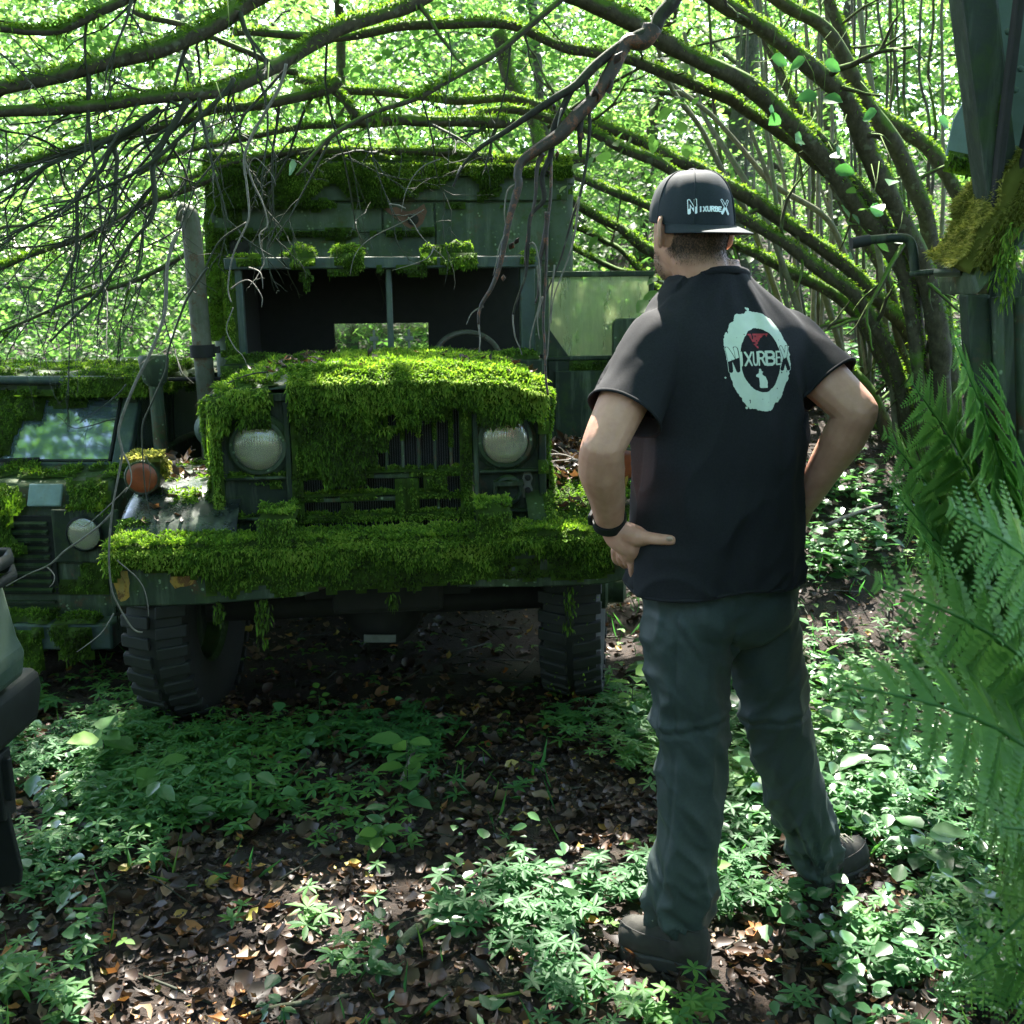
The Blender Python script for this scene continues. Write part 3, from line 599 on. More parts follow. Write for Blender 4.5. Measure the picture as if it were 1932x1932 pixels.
for k in range(5):
    tg = G(); a = rng.uniform(-.4, .5); twiglets(tg, (a, .2+.1*k, hz_(a, .3)+.045), (rng.choice([-1, 1]), rng.normal(0, .4), .05), rng.uniform(.12, .3), .003, 1); tg.build('twig', M['twig'], hood)
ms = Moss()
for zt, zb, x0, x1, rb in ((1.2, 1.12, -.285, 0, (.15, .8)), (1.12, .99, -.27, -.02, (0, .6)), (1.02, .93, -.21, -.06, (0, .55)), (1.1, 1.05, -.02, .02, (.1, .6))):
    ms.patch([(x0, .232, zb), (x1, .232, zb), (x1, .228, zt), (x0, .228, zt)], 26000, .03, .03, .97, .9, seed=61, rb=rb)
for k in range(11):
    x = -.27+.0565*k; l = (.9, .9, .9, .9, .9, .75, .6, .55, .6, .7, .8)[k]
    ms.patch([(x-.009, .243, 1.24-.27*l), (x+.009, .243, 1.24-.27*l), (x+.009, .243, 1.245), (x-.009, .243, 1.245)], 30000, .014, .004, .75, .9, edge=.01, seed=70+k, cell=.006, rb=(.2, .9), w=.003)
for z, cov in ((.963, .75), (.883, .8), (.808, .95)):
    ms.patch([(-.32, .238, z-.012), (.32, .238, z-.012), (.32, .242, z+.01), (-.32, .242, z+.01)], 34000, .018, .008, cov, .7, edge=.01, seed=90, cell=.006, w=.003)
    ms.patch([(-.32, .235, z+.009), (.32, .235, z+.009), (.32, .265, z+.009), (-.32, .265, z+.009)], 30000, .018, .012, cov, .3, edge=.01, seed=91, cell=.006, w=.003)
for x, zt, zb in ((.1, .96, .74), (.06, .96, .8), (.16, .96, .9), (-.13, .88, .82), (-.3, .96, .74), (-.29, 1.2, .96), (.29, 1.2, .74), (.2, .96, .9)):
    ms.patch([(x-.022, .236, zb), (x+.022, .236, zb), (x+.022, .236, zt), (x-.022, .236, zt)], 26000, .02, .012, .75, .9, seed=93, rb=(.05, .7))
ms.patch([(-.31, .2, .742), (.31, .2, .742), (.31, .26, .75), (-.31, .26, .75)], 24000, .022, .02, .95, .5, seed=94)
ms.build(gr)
ms = Moss()
ms.patch([(-.585, .228, .74), (-.545, .228, .74), (-.545, .228, 1.25), (-.585, .228, 1.25)], 30000, .024, .02, .9, .9, seed=95)
ms.patch([(-.592, .45, .78), (-.59, .23, .78), (-.59, .23, 1.25), (-.592, .45, 1.25)], 20000, .024, .02, .85, .9, seed=96)
ms.patch([(.545, .228, .95), (.585, .228, .95), (.585, .228, 1.26), (.545, .228, 1.26)], 26000, .018, .008, .6, .9, seed=97)
ms.patch([(.588, .23, .78), (.59, .5, .78), (.59, .5, 1.25), (.588, .23, 1.25)], 20000, .02, .014, .7, .9, seed=98)
ms.patch([(-.55, .232, 1.16), (-.34, .232, 1.16), (-.34, .22, 1.25), (-.55, .22, 1.25)], 20000, .03, .02, .5, .9, seed=99)
for z in (.967, .822):
    for x0, x1 in ((-.54, -.33), (.34, .55)):
        ms.patch([(x0, .235, z), (x1, .235, z), (x1, .27, z), (x0, .27, z)], 24000, .02, .008, .8 if x0 < 0 else .35, .5, seed=101, cell=.006)
        if x0 < 0: ms.patch([(x0, .26, z-.05), (x1, .26, z-.05), (x1, .25, z), (x0, .25, z)], 14000, .02, .008, .4, .9, seed=102)
ms.patch([(.4, .22, .745), (.55, .22, .745), (.55, .26, .76), (.4, .26, .76)], 22000, .02, .015, .8, .5, seed=103)
ms.patch([(-.54, .22, .745), (-.34, .22, .745), (-.34, .26, .76), (-.54, .26, .76)], 22000, .02, .015, .7, .5, seed=104)
ms.build(fa)
# cowl, windscreen frame, cab
wx0, wx1, wz0, wz1 = -.28, .22, 1.27, 1.43
cw = G().box(-.72, .72, 1.36, 1.62, .8, 1.285).box(-.72, .72, 1.6, 2.25, .72, .8).box(-.72, -.69, 1.6, 2.26, .8, 1.28).build('cab_body', M['olive_dark'], truck, 30, .01)
m = Moss()
m.patch([(-.72, 1.36, 1.287), (.72, 1.36, 1.287), (.72, 1.52, 1.29), (-.72, 1.52, 1.29)], 16000, .024, .03, .75, .5, seed=110)
m.patch([(-.74, 1.35, 1.05), (-.56, 1.35, 1.05), (-.56, 1.35, 1.29), (-.74, 1.35, 1.29)], 16000, .026, .02, .85, .9, seed=111); m.build(cw)
wf = G()
for x in (-.665, .665): wf.box(x-.035, x+.035, 1.5, 1.55, 1.285, 1.7)
wf.box(-.7, .72, 1.47, 1.56, 1.695, 1.745).box(-.7, .7, 1.5, 1.55, 1.285, 1.31).box(.012, .04, 1.5, 1.54, 1.31, 1.7)
wf = wf.build('windscreen_frame', M['rail_metal'], truck, 30, .006)
for x in (-.05, .11): G().box(x-.006, x+.006, 1.505, 1.52, 1.31, 1.42).box(x-.02, x+.02, 1.5, 1.512, 1.37, 1.39).build('latch', M['steel'], wf, 0, .002)
m = Moss()
for x0, x1, c, t in ((-.7, -.52, .7, .015), (-.5, -.3, .55, .03), (-.42, -.27, .9, .05), (-.24, -.08, .9, .05), (.17, .43, .95, .06), (.6, .72, .85, .04), (-.1, .2, .15, .01)):
    m.patch([(x0, 1.46, 1.746), (x1, 1.46, 1.746), (x1, 1.58, 1.748), (x0, 1.58, 1.748)], 24000, .026, t, c, .5, seed=int(120+x0*10), rb=(.35, 1))
    m.patch([(x0, 1.464, 1.69), (x1, 1.464, 1.69), (x1, 1.45, 1.76), (x0, 1.45, 1.76)], 24000, .03, t*.6, c-.12, .9, seed=int(130+x0*10), rb=(.2, .9))
for x0, x1, zb in ((-.56, -.32, 1.63), (-.37, -.31, 1.58), (-.26, -.08, 1.645), (.24, .34, 1.65), (-.04, .2, 1.655), (-.4, -.28, 1.61)):
    m.patch([(x0, 1.46, zb), (x1, 1.46, zb), (x1, 1.458, 1.71), (x0, 1.458, 1.71)], 13000, .034, .012, .62, .95, seed=int(140+x0*20), rb=(0, .6))
m.patch([(-.72, 1.495, 1.29), (-.66, 1.495, 1.29), (-.66, 1.495, 1.7), (-.72, 1.495, 1.7)], 22000, .024, .02, .75, .9, seed=150)
m.build(wf)
G().box(-.7, .72, 1.56, 2.25, 1.73, 1.75).build('cab_shade_roof', M['olive_dark'], truck, 0, .005)  # unseen plate, added to keep light out of the cab
cbk = G().box(-.7, wx0, 2.262, 2.28, .8, 1.73).box(wx1, .72, 2.262, 2.28, .8, 1.73).box(wx0, wx1, 2.262, 2.28, wz1, 1.73).box(wx0, wx1, 2.262, 2.28, .8, wz0).build('cab_back_shade', M['dark_in'], truck, 0)  # near-black sheet before the box front, its colour standing in for cab shade
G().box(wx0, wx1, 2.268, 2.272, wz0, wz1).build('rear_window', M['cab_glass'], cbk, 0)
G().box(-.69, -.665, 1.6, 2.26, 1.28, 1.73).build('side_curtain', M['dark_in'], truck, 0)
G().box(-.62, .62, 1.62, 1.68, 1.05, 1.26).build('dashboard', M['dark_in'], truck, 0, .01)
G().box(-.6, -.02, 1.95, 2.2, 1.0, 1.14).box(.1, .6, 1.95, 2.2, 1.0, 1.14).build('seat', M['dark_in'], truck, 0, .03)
sw = tat(882, 684, 1.80)
P = [sw+.17*(math.cos(a)*X+math.sin(a)*(.86*Z+.5*Yv)) for a in np.arange(37)*2*PI/36]
st = G().tube(P, .0135, 8, cap=False)
for a in (.3, 2.5, 4.7): st.tube([sw+(.06*Yv-.04*Z), sw+.16*(math.cos(a)*X+math.sin(a)*(.86*Z+.5*Yv))], .007, 6)
st.tube([sw+(.06*Yv-.04*Z), sw+np.array([0, -.3, -.25])], .018, 8).build('steering_wheel', M['pipe'], truck, 60)
# box body
BX0, BX1, BY0, BY1, BZ0, BZ1 = -.90, 1.0, 2.3, 4.55, .78, 2.2
bx = G()
bx.box(BX0+.05, wx0, BY0+.03, BY0+.05, BZ0, 1.9).box(wx1, BX1-.05, BY0+.03, BY0+.05, BZ0, 1.9).box(wx0, wx1, BY0+.03, BY0+.05, BZ0, wz0).box(wx0, wx1, BY0+.03, BY0+.05, wz1, 1.9)
bx.box(BX0+.05, BX1-.05, BY0+.03, BY0+.05, 1.9, BZ1)
bx.box(BX0, BX0+.03, BY0+.1, BY1, BZ0, BZ1).box(BX1-.03, BX1, BY0+.1, BY1, BZ0, BZ1).box(BX0+.03, BX1-.03, BY0+.05, BY1, BZ0, BZ0+.03)
bx.box(BX0, -.45, BY1, BY1+.03, BZ0, BZ1).box(.5, BX1, BY1, BY1+.03, BZ0, BZ1).box(-.45, .5, BY1, BY1+.03, 1.75, BZ1).box(-.45, .5, BY1, BY1+.03, BZ0, 1.0)
box = bx.build('box_body', M['olive_box'], truck, 0, .004)
for x in (BX0+.06, BX1-.06): G().lathe([(.082, 0), (.082, 1.36), (.09, 1.37), (.09, 1.4), (.07, 1.41)], (x, BY0+.085, BZ0), (0, 0, 1), 20).build('corner_post', M['olive_box'], box, 30)
for x0, x1, z0, z1 in ((-.8, -.235, 1.775, 1.9), (-.225, .265, 1.775, 1.9), (.275, .85, 1.775, 2.05), (-.8, -.01, 1.915, 2.05), (0, .265, 1.915, 2.05)):
    G().box(x0, x1, BY0+.012, BY0+.0295, z0, z1).build('panel', M['olive_box'], box, 0, .004)
G().box(BX0+.02, BX1-.02, BY0+.0, BY0+.029, 2.06, 2.185).build('roof_band', M['olive_box'], box, 0, .006)
G().box(-.8, .27, BY0-.006, BY0+.028, 1.901, 1.914).box(-.84, .86, BY0-.004, BY0+.028, 1.752, 1.772).build('moulding', M['olive_box'], box, 0, .002)
rp = [(-.10, -.03), (-.02, -.015), (.02, .02), (.1, .075), (.115, -.02), (.07, -.07), (.02, -.075), (-.03, -.05)]
bow = [(-.13, .035), (-.06, .045), (-.01, .02), (.04, .03), (.085, .06), (.1, .02), (.075, -.04), (.03, -.075), (-.02, -.05), (-.07, -.01)]
G().prism(bow, (.13, BY0+.0095, 1.985), X, Z, (0, .002, 0)).build('rust_patch', M['rust_red'], box, 0)
G().lathe([(.03, 0), (.03, -.012), (.018, -.016)], (.155, BY0+.009, 1.965), (0, 1, 0), 16).build('plug', M['under'], box, 30)
G().lathe([(.05, 0), (.05, -.02), (.035, -.03)], (-.75, BY0+.012, 1.83), (0, 1, 0), 16).build('plug', M['under'], box, 30)
rf = G().rings([[(x, y, z) for x, z in [(BX0-.01, 2.186), (BX0+.0, 2.215), (BX0+.1, 2.24), (0, 2.26), (BX1-.1, 2.24), (BX1, 2.215), (BX1+.01, 2.186)]] for y in (BY0-.03, BY1+.04)]).build('roof', M['olive_box'], box, 30)
m = Moss()
xs = np.linspace(BX0, BX1, 9)
for i in range(8):
    a, b = xs[i], xs[i+1]; cov = (1, .97, .97, .95, .8, .75, .7, .6)[i]; zt = 2.235
    if i == 0:
        m.patch([(BX0, BY0-.034, 2.02), (BX1, BY0-.034, 2.02), (BX1, BY0-.045, zt), (BX0, BY0-.045, zt)], 16000, .026, .022, .99, .9, seed=160, rb=(.2, .9), grad=.42, ugrad=.2, nf=7)
        m.patch([(BX0, BY0-.06, zt-.02), (BX1, BY0-.06, zt-.02), (BX1, BY0+.03, zt+.03), (BX0, BY0+.03, zt+.03)], 16000, .028, .015, .99, .5, seed=165, rb=(.4, 1), ugrad=.2)
    for y0, y1 in ((BY0-.04, BY0+.35), (BY0+.35, BY0+1.2)): m.patch([(a, y0, zt+.02), (b, y0, zt+.02), (b, y1, zt+.03), (a, y1, zt+.03)], 9000, .028, .03, cov, .4, seed=170+i)
    if i < 6: m.patch([(a, BY0-.01, 2.0), (b, BY0-.01, 2.0), (b, BY0-.01, 2.07), (a, BY0-.01, 2.07)], 9000, .025, .008, (.75, .6, .6, .55, .3, .2)[i], .9, seed=180+i, rb=(0, .55))
m.build(rf)
m = Moss()
m.patch([(-.82, BY0-.008, 1.86), (.28, BY0-.008, 1.86), (.28, BY0-.014, 1.925), (-.82, BY0-.014, 1.925)], 16000, .024, .014, .75, .9, seed=190, rb=(.05, .6))
m.patch([(-.95, BY0-.0, 1.2), (-.79, BY0-.0, 1.2), (-.79, BY0-.0, 2.05), (-.95, BY0-.0, 2.05)], 9000, .026, .012, .6, .9, seed=192, rb=(.05, .7))
m.patch([(-.81, BY0+.005, 1.78), (-.7, BY0+.005, 1.78), (-.7, BY0+.005, 2.05), (-.81, BY0+.005, 2.05)], 9000, .026, .012, .6, .9, seed=193, rb=(.05, .6))
m.patch([(-.2, BY0+.01, 1.78), (-.26, BY0+.01, 1.78), (-.26, BY0+.01, 1.9), (-.2, BY0+.01, 1.9)][::-1], 15000, .02, .01, .8, .9, seed=194, rb=(.05, .6))
m.patch([(.2, BY0, 1.95), (.9, BY0, 1.95), (.9, BY0, 2.06), (.2, BY0, 2.06)], 7000, .02, .005, .3, .9, seed=195, rb=(0, .5))
m.build(box)
# exhaust stack, air intake, brace rod
a, b = tat(392, 770, 1.5), tat(360, 425, 1.5); c = tat(338, 398, 1.5)
st = G().tube(smooth_path([a+(0, 0, -.5), a, (a+b)/2, b, b*.55+c*.45+np.array([0, 0, .02]), c], 6)[0], .043, 16, up=(0, 1, 0)).build('exhaust_stack', M['pipe'], truck, 60)
d = a*.68+b*.32; G().tube([d-(b-a)*.035, d+(b-a)*.035], .056, 16).box(d[0]+.04, d[0]+.075, d[1]-.02, d[1]+.02, d[2]-.01, d[2]+.02).build('clamp', M['under'], st, 30)
r0, r1 = tat(318, 716, 1.5), tat(432, 714, 1.5); G().tube([r0, r1], .009, 8).box(r1[0]-.3*0, r1[0]+.02, r1[1]-.02, r1[1]+.02, r1[2]-.12, r1[2]+.02).build('brace_rod', M['under'], truck, 60)
ai = tat(293, 720, 1.35); G().lathe([(.03, -.55), (.03, -.02), (.05, .0), (.062, .07), (.066, .1), (.06, .115), (.02, .12)], ai, (0, 0, 1), 20).build('air_intake', M['olive'], truck, 40)
mh = tat(402, 810, .9); G().lathe([(.005, .05), (.05, .045), (.075, .0), (.07, -.012)], mh, (0, -1, 0), 24).build('side_mirror', M['grey_green'], truck, 50)
# driver's door, swung open
dr = G()
d0, d1, zz = .735, 1.255, (.84, 1.27, 1.285, 1.65)
DY0, DY1 = 1.47, 1.505
dr.box(d0+.02, d1, DY0, DY1, zz[0], zz[1]-.002).box(d0, d0+.025, DY0, DY1, zz[1], zz[3]).box(d1-.022, d1, DY0, DY1, zz[1], zz[3]).box(d0, d1, DY0, DY1, zz[3], zz[3]+.025).box(d0, d1, DY0-.006, DY1+.004, zz[1]-.001, zz[1]+.018)
dr.prism([(d0+.02, zz[2]), (d0+.12, zz[2]), (d0+.02, zz[2]+.14)], (0, DY0+.003, 0), X, Z, (0, .02, 0))
door = dr.build('door', M['olive_dark'], truck, 30, .004)
G().box(d0+.024, d1-.02, DY0+.012, DY0+.018, zz[2]+.004, zz[3]).build('door_glass', M['door_glass'], door, 0)
G().box(d0+.05, d1-.04, DY0-.012, DY0-.001, zz[0]+.05, zz[1]-.05).build('door_panel', M['olive_dark'], door, 0, .012)
G().tube([(d0+.4, DY0-.03, zz[1]-.01), (d0+.16, DY0-.04, zz[0]+.02)], .007, 6).build('stay_rod', M['steel'], door, 60)
m = Moss(); m.patch([(d0+.12, DY0-.008, zz[1]-.05), (d0+.3, DY0-.008, zz[1]-.05), (d0+.3, DY0-.01, zz[1]-.003), (d0+.12, DY0-.01, zz[1]-.003)], 14000, .02, .006, .7, .9, seed=200, rb=(0, .5)); m.build(door)
q = tat(1190, 640, 1.36); mi = G().prism(rr(q[0]-.085, q[0]+.085, q[2]-.095, q[2]+.095, .03), (0, q[1]-.012, 0), X, Z, (0, .03, 0)).tube([q+(0, .03, -.05), (d0+.3, DY0, zz[1]-.02)], .008, 6).build('door_mirror', M['olive'], truck, 30, .006)
G().prism(rr(q[0]-.02, q[0]+.05, q[2]-.05, q[2]+.03, .02), (0, q[1]-.0135, 0), X, Z, (0, -.012, 0)).build('mirror_mount', M['olive_dark'], mi, 30, .004)
hg = G(); hg.box(.69, .745, 1.44, 1.47, 1.2, 1.29).lathe([(.014, 0), (.014, .1)], (.725, 1.435, 1.2), (0, 0, 1), 10).box(.69, .745, 1.44, 1.47, .92, .98).build('hinge', M['under'], truck, 30, .004)
# ------------------------------------------------------------------ low car on the left, behind
jo = np.array([-2.36, 4.2, 0.0])
car = thing('abandoned_car', 'low boxy abandoned car with mossy flat windscreen left of the old truck', 'car', jo)
JX0, JX1 = -3.18, -1.69
b = G()
side = [(4.22, .12), (4.21, .3), (4.22, .70), (4.27, .80), (4.46, .845), (4.9, .86), (6.6, .86), (6.6, .2), (5.2, .12)]
b.prism(side, (JX0, 0, 0), (0, 1, 0), Z, (JX1-JX0, 0, 0)).build('body', M['olive'], car, 30, .02, org=jo)
w0, w1 = (4.47, .85), (4.68, 1.14)
fr = G()
def wpt(x, t, o=0.0): return np.array([x, w0[0]+(w1[0]-w0[0])*t-o, w0[1]+(w1[1]-w0[1])*t])
for x0, x1 in ((JX0, JX0+.06), (JX1-.075, JX1)): fr.add([wpt(x0, 0, .02), wpt(x1, 0, .02), wpt(x1, 1, .02), wpt(x0, 1, .02), wpt(x0, 0, -.04), wpt(x1, 0, -.04), wpt(x1, 1, -.04), wpt(x0, 1, -.04)], [(0, 1, 2, 3), (7, 6, 5, 4), (0, 4, 5, 1), (1, 5, 6, 2), (2, 6, 7, 3), (3, 7, 4, 0)])
fr.box(JX0, JX1, 4.65, 4.75, 1.135, 1.18).box(JX0, JX1, 4.45, 4.5, .83, .858)
fr.build('windscreen_frame', M['rail_metal'], car, 30, .008, org=jo)
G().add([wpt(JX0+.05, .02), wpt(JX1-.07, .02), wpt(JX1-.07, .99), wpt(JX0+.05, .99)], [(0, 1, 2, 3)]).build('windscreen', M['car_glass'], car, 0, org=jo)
G().tube([wpt(JX1-.085, .04, .012), wpt(JX1-.085, .93, .012), wpt(JX1-.13, .985, .012), wpt(JX0+.1, .985, .012), wpt(JX0+.06, .9, .012), wpt(JX0+.06, .04, .012), wpt(JX1-.085, .04, .012)], .009, 6, cap=False).build('windscreen_seal', M['black_plastic'], car, 60, org=jo)
rf_ = G().rings([[(JX0-.01, y, z0-.012), (JX0+.03, y, z0+.02), ((JX0+JX1)/2, y, z0+.05), (JX1-.03, y, z0+.02), (JX1+.01, y, z0-.012)] for y, z0 in ((4.64, 1.17), (4.75, 1.2), (5.1, 1.195), (5.35, 1.17), (6.6, 1.14))]).build('roof', M['olive'], car, 30, org=jo)
G().tube([(JX0+.1, 4.6, 1.205), (JX1-.12, 4.6, 1.205)], .019, 8).build('drip_rail', M['rail_metal'], car, 60, org=jo)
sp = G()
for y, t in ((4.62, .05), (5.02, .035), (5.1, .035), (5.9, .06), (6.55, .05)): G().box(JX1-.05, JX1-.004, y, y+t, .86, 1.165, (-.12 if y < 5.5 else 0, 0, 0)).build('side_pillar', M['olive_dark'], car, 30, .006, org=jo)
for y0, y1 in ((4.68, 5.02), (5.14, 5.9)): G().box(JX1-.03, JX1-.024, y0, y1, .862, 1.16).build('side_window', M['side_glass'], car, 0, org=jo)
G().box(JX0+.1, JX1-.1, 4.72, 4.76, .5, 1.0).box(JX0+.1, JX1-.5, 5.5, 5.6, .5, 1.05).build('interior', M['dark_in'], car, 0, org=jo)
gl = G().box(-2.62, -1.93, 4.196, 4.208, .33, .67).build('grille', M['black_plastic'], car, 0, org=jo)
for k in range(9): G().box(-2.6, -1.95, 4.175, 4.195, .345+.036*k, .357+.036*k, (.4, 0, 0)).build('slat', M['olive_dark'], gl, 0, org=jo)
for k in range(5): G().box(-2.7, -1.95, 4.19, 4.207, .29-.028*k, .30-.028*k).build('slat', M['olive_dark'], car, 0, org=jo)
G().box(-2.01, -1.87, 4.17, 4.186, .715, .812, (-.45, 0, 0)).build('badge_panel', M['pale_blue'], car, 0, .006, org=jo)
G().box(-3.1, -2.1, 4.17, 4.186, .715, .812, (-.45, 0, 0)).build('hood_lip', M['olive'], car, 0, .006, org=jo)
G().box(-1.93, -1.645, 4.186, 4.2, .47, .7).build('headlight_panel', M['olive_dark'], car, 0, .008, org=jo)
for x in (-1.79, -2.95):
    h = G().lathe([(.07, .0), (.078, -.02), (.07, -.03), (.066, -.02)], (x, 4.19, .60), (0, 1, 0), 28, cap=False).build('headlight', M['black_plastic'], car, 40, org=jo)
    G().lathe([(.068, 0), (.05, .03), (.02, .045)], (x, 4.172, .60), (0, 1, 0), 24).build('reflector', M['chrome'], h, 60, org=jo)
    G().lathe([(.069, -.001), (.05, -.01), (.002, -.015)], (x, 4.168, .60), (0, 1, 0), 28).build('lens', M['lens'], h, 60, org=jo)
bp = G().box(-3.2, -1.66, 4.05, 4.17, .13, .245).build('bumper', M['rail_metal'], car, 30, .012, org=jo)
for y in (4.75, 6.1): G().lathe([(.05, -.08), (.3, -.09), (.32, -.04), (.32, .04), (.3, .09), (.05, .08)], (JX1-.15, y, .2), (1, 0, 0), 28).build('wheel', M['rubber'], car, 40, org=jo)
wp = G().tube([wpt(-2.45, .02, .02), wpt(-2.08, .07, .03)], .01, 5).build('wiper', M['black_plastic'], car, 0, org=jo)
def jq(q): return [np.array(p)-jo for p in q]
m = Moss()
for x0, x1, c in ((-3.1, -2.4, .8), (-2.4, -2.0, .75), (-2.0, -1.62, .9)):
    m.patch(jq([(x0, 4.6, 1.2), (x1, 4.6, 1.2), (x1, 5.3, 1.215), (x0, 5.3, 1.215)]), 9000, .026, .035, c, .5, seed=int(300+x0*9))
m.patch(jq([(-2.25, 4.575, 1.12), (-1.98, 4.575, 1.12), (-1.98, 4.59, 1.18), (-2.25, 4.59, 1.18)]), 14000, .03, .02, .6, .95, seed=310, rb=(.1, .7))
m.patch(jq([(-2.0, 4.575, 1.13), (-1.62, 4.575, 1.13), (-1.62, 4.59, 1.22), (-2.0, 4.59, 1.22)]), 14000, .03, .03, .97, .95, seed=311, rb=(.1, .75))
m.patch(jq([(-1.625, 4.6, 1.12), (-1.625, 5.3, 1.1), (-1.61, 5.3, 1.19), (-1.61, 4.6, 1.2)]), 12000, .028, .015, .75, .95, seed=312, rb=(0, .6))
def wq(x0, x1, t0, t1): return jq([wpt(x0, t0, .012), wpt(x1, t0, .012), wpt(x1, t1, .012), wpt(x0, t1, .012)])
for x0, x1, t0, t1, c in ((-3.1, -2.2, .05, 1.1, .9), (-2.25, -2.1, .6, 1.1, .9), (-2.1, -1.92, .78, 1.12, .9), (-1.97, -1.8, .88, 1.12, .9)):
    m.patch(wq(x0, x1, t0, t1), 13000, .032, .035, c, .95, seed=int(320+x0*11), rb=(.1, .75))
m.build(rf_)
m = Moss()
m.patch(jq([(-3.1, 4.27, .81), (-1.63, 4.27, .81), (-1.63, 4.47, .855), (-3.1, 4.47, .855)]), 11000, .028, .02, .45, .5, seed=330)
m.patch(jq([(-1.87, 4.19, .68), (-1.68, 4.19, .68), (-1.68, 4.23, .83), (-1.87, 4.23, .83)]), 13000, .03, .025, .9, .9, seed=331, rb=(.1, .75))
m.patch(jq([(-3.0, 4.165, .5), (-2.02, 4.165, .5), (-2.02, 4.17, .83), (-3.0, 4.17, .83)]), 13000, .03, .02, .6, .9, seed=332, rb=(.05, .7))
m.patch(jq([(-2.2, 4.165, .35), (-2.08, 4.165, .35), (-2.08, 4.17, .7), (-2.2, 4.17, .7)]), 11000, .026, .015, .75, .95, seed=333, rb=(.05, .6))
m.patch(jq([(-2.0, 4.2, .3), (-1.63, 4.2, .3), (-1.63, 4.2, .5), (-2.0, 4.2, .5)]), 6000, .02, .006, .4, .95, seed=334, rb=(0, .5))
m.build(gl)
m = Moss()
for x0, x1, zb in ((-2.16, -1.92, .02), (-1.9, -1.72, .08), (-2.3, -2.1, .15)):
    m.patch(jq([(x0, 4.04, zb), (x1, 4.04, zb), (x1, 4.03, .25), (x0, 4.03, .25)]), 13000, .03, .03, .85, .95, seed=int(340+x0*10), rb=(.05, .65))
    m.patch(jq([(x0, 4.04, .25), (x1, 4.04, .25), (x1, 4.17, .25), (x0, 4.17, .25)]), 13000, .026, .025, .9, .5, seed=int(345+x0*10))
m.build(bp)

# ------------------------------------------------------------------ rear corner of a vehicle at the left edge, close by
vo = np.array([-1.35, 1.9, 0.0])
van = thing('parked_vehicle', 'grey-green vehicle corner with dark bumper and black mud flap at the left edge', 'vehicle', vo)
pr = [(-1.9, .835), (-.985, .835), (-.958, .85), (-.95, .9), (-.962, .93), (-.985, 1.06), (-1.0, 1.3), (-1.03, 1.5), (-1.15, 1.62), (-1.9, 1.66)]
G().prism(pr, (0, 1.905, 0), X, Z, (0, -1.6, 0)).build('body_panel', M['grey_green'], van, 30, .012, org=vo)
G().tube([(-1.9, 1.895, 1.1), (-.962, 1.9, 1.095), (-.95, 1.87, 1.09), (-.955, .6, 1.07)], .012, 8).tube([(-1.9, 1.895, 1.07), (-.958, 1.9, 1.065), (-.945, 1.87, 1.06), (-.95, .6, 1.04)], .01, 8).build('trim_strip', M['black_plastic'], van, 60, org=vo)
bp2 = [(-1.9, .70), (-1.01, .70), (-.985, .72), (-.972, .79), (-.975, .82), (-.99, .83), (-1.9, .83)]
G().prism(bp2, (0, 2.0, 0), X, Z, (0, -.36, 0)).build('bumper', M['black_plastic'], van, 40, .012, org=vo)
G().box(-1.25, -.985, 1.86, 1.875, .6, .69).box(-1.04, -1.0, 1.85, 1.9, .56, .7).build('flap_bracket', M['black_plastic'], van, 0, .004, org=vo)
G().box(-1.9, -1.02, 1.0, 1.8, .55, .84).build('underbody', M['under'], van, 0, org=vo)
G().prism([(-1.5, .60), (-1.02, .61), (-1.0, .58), (-.985, .45), (-.99, .42), (-1.03, .41), (-1.5, .405)], (0, 1.86, 0), X, Z, (0, .012, 0)).build('mud_flap', M['black_plastic'], van, 0, .003, org=vo)
G().lathe([(.06, -.1), (.3, -.11), (.34, -.06), (.34, .06), (.3, .11), (.06, .1)], (-1.3, 1.35, .32), (1, 0, 0), 32).build('wheel', M['rubber'], van, 40, org=vo)

# ------------------------------------------------------------------ old truck at the right edge
ro = np.array([1.25, 1.9, 0.0])
rt = thing('rusting_truck', 'dark green vehicle side with mossy ledge and bent mirror arm at the right edge', 'truck', ro)
a0, a1 = at(1797, -60, 1.95), at(1862, 420, 1.95)
d = nz(a1-a0); u = nz(np.cross(d, (0, 1, 0)))
if u[0] < 0: u = -u
def bar(g, p, q, hw, hd, dirx):
    p, q = np.array(p), np.array(q); yy = np.array([0, 1.0, 0]); 
    return g.add([p+s*hw*dirx+t*hd*yy for s, t in ((-1, -1), (1, -1), (1, 1), (-1, 1))]+[q+s*hw*dirx+t*hd*yy for s, t in ((-1, -1), (1, -1), (1, 1), (-1, 1))], [(0, 1, 2, 3), (7, 6, 5, 4), (0, 4, 5, 1), (1, 5, 6, 2), (2, 6, 7, 3), (3, 7, 4, 0)])
bar(G(), a0+u*.028, a1+u*.024, .031, .03, u).build('cab_pillar', M['olive_dark'], rt, 0, .006, org=ro)
pc = [at(1838, -60, 2.03), at(2500, -60, 1.86), at(2500, 470, 1.86), at(1882, 470, 2.03)]
cp = G().add(pc+[p+np.array([.02, .03, 0]) for p in pc], [(0, 1, 2, 3), (7, 6, 5, 4), (0, 4, 5, 1), (1, 5, 6, 2), (2, 6, 7, 3), (3, 7, 4, 0)]).build('cab_panel', M['teal_panel'], rt, 0, org=ro)
def strip(p0, p1, wd, nm, mat, Y=1.93):
    p0, p1 = at(*p0, Y), at(*p1, Y-.06); dd = nz(p1-p0); sx = nz(np.cross(dd, (0, 1, 0))); bar(G(), p0, p1, wd, .012, sx).build(nm, M[mat], rt, 0, .004, org=ro)
strip((1866, 460), (1930, -60), .007, 'rubber_strip', 'dark_in'); strip((1898, 440), (1990, 20), .007, 'rubber_strip', 'dark_in'); strip((1846, 60), (1866, -60), .008, 'rubber_strip', 'dark_in', 1.98)
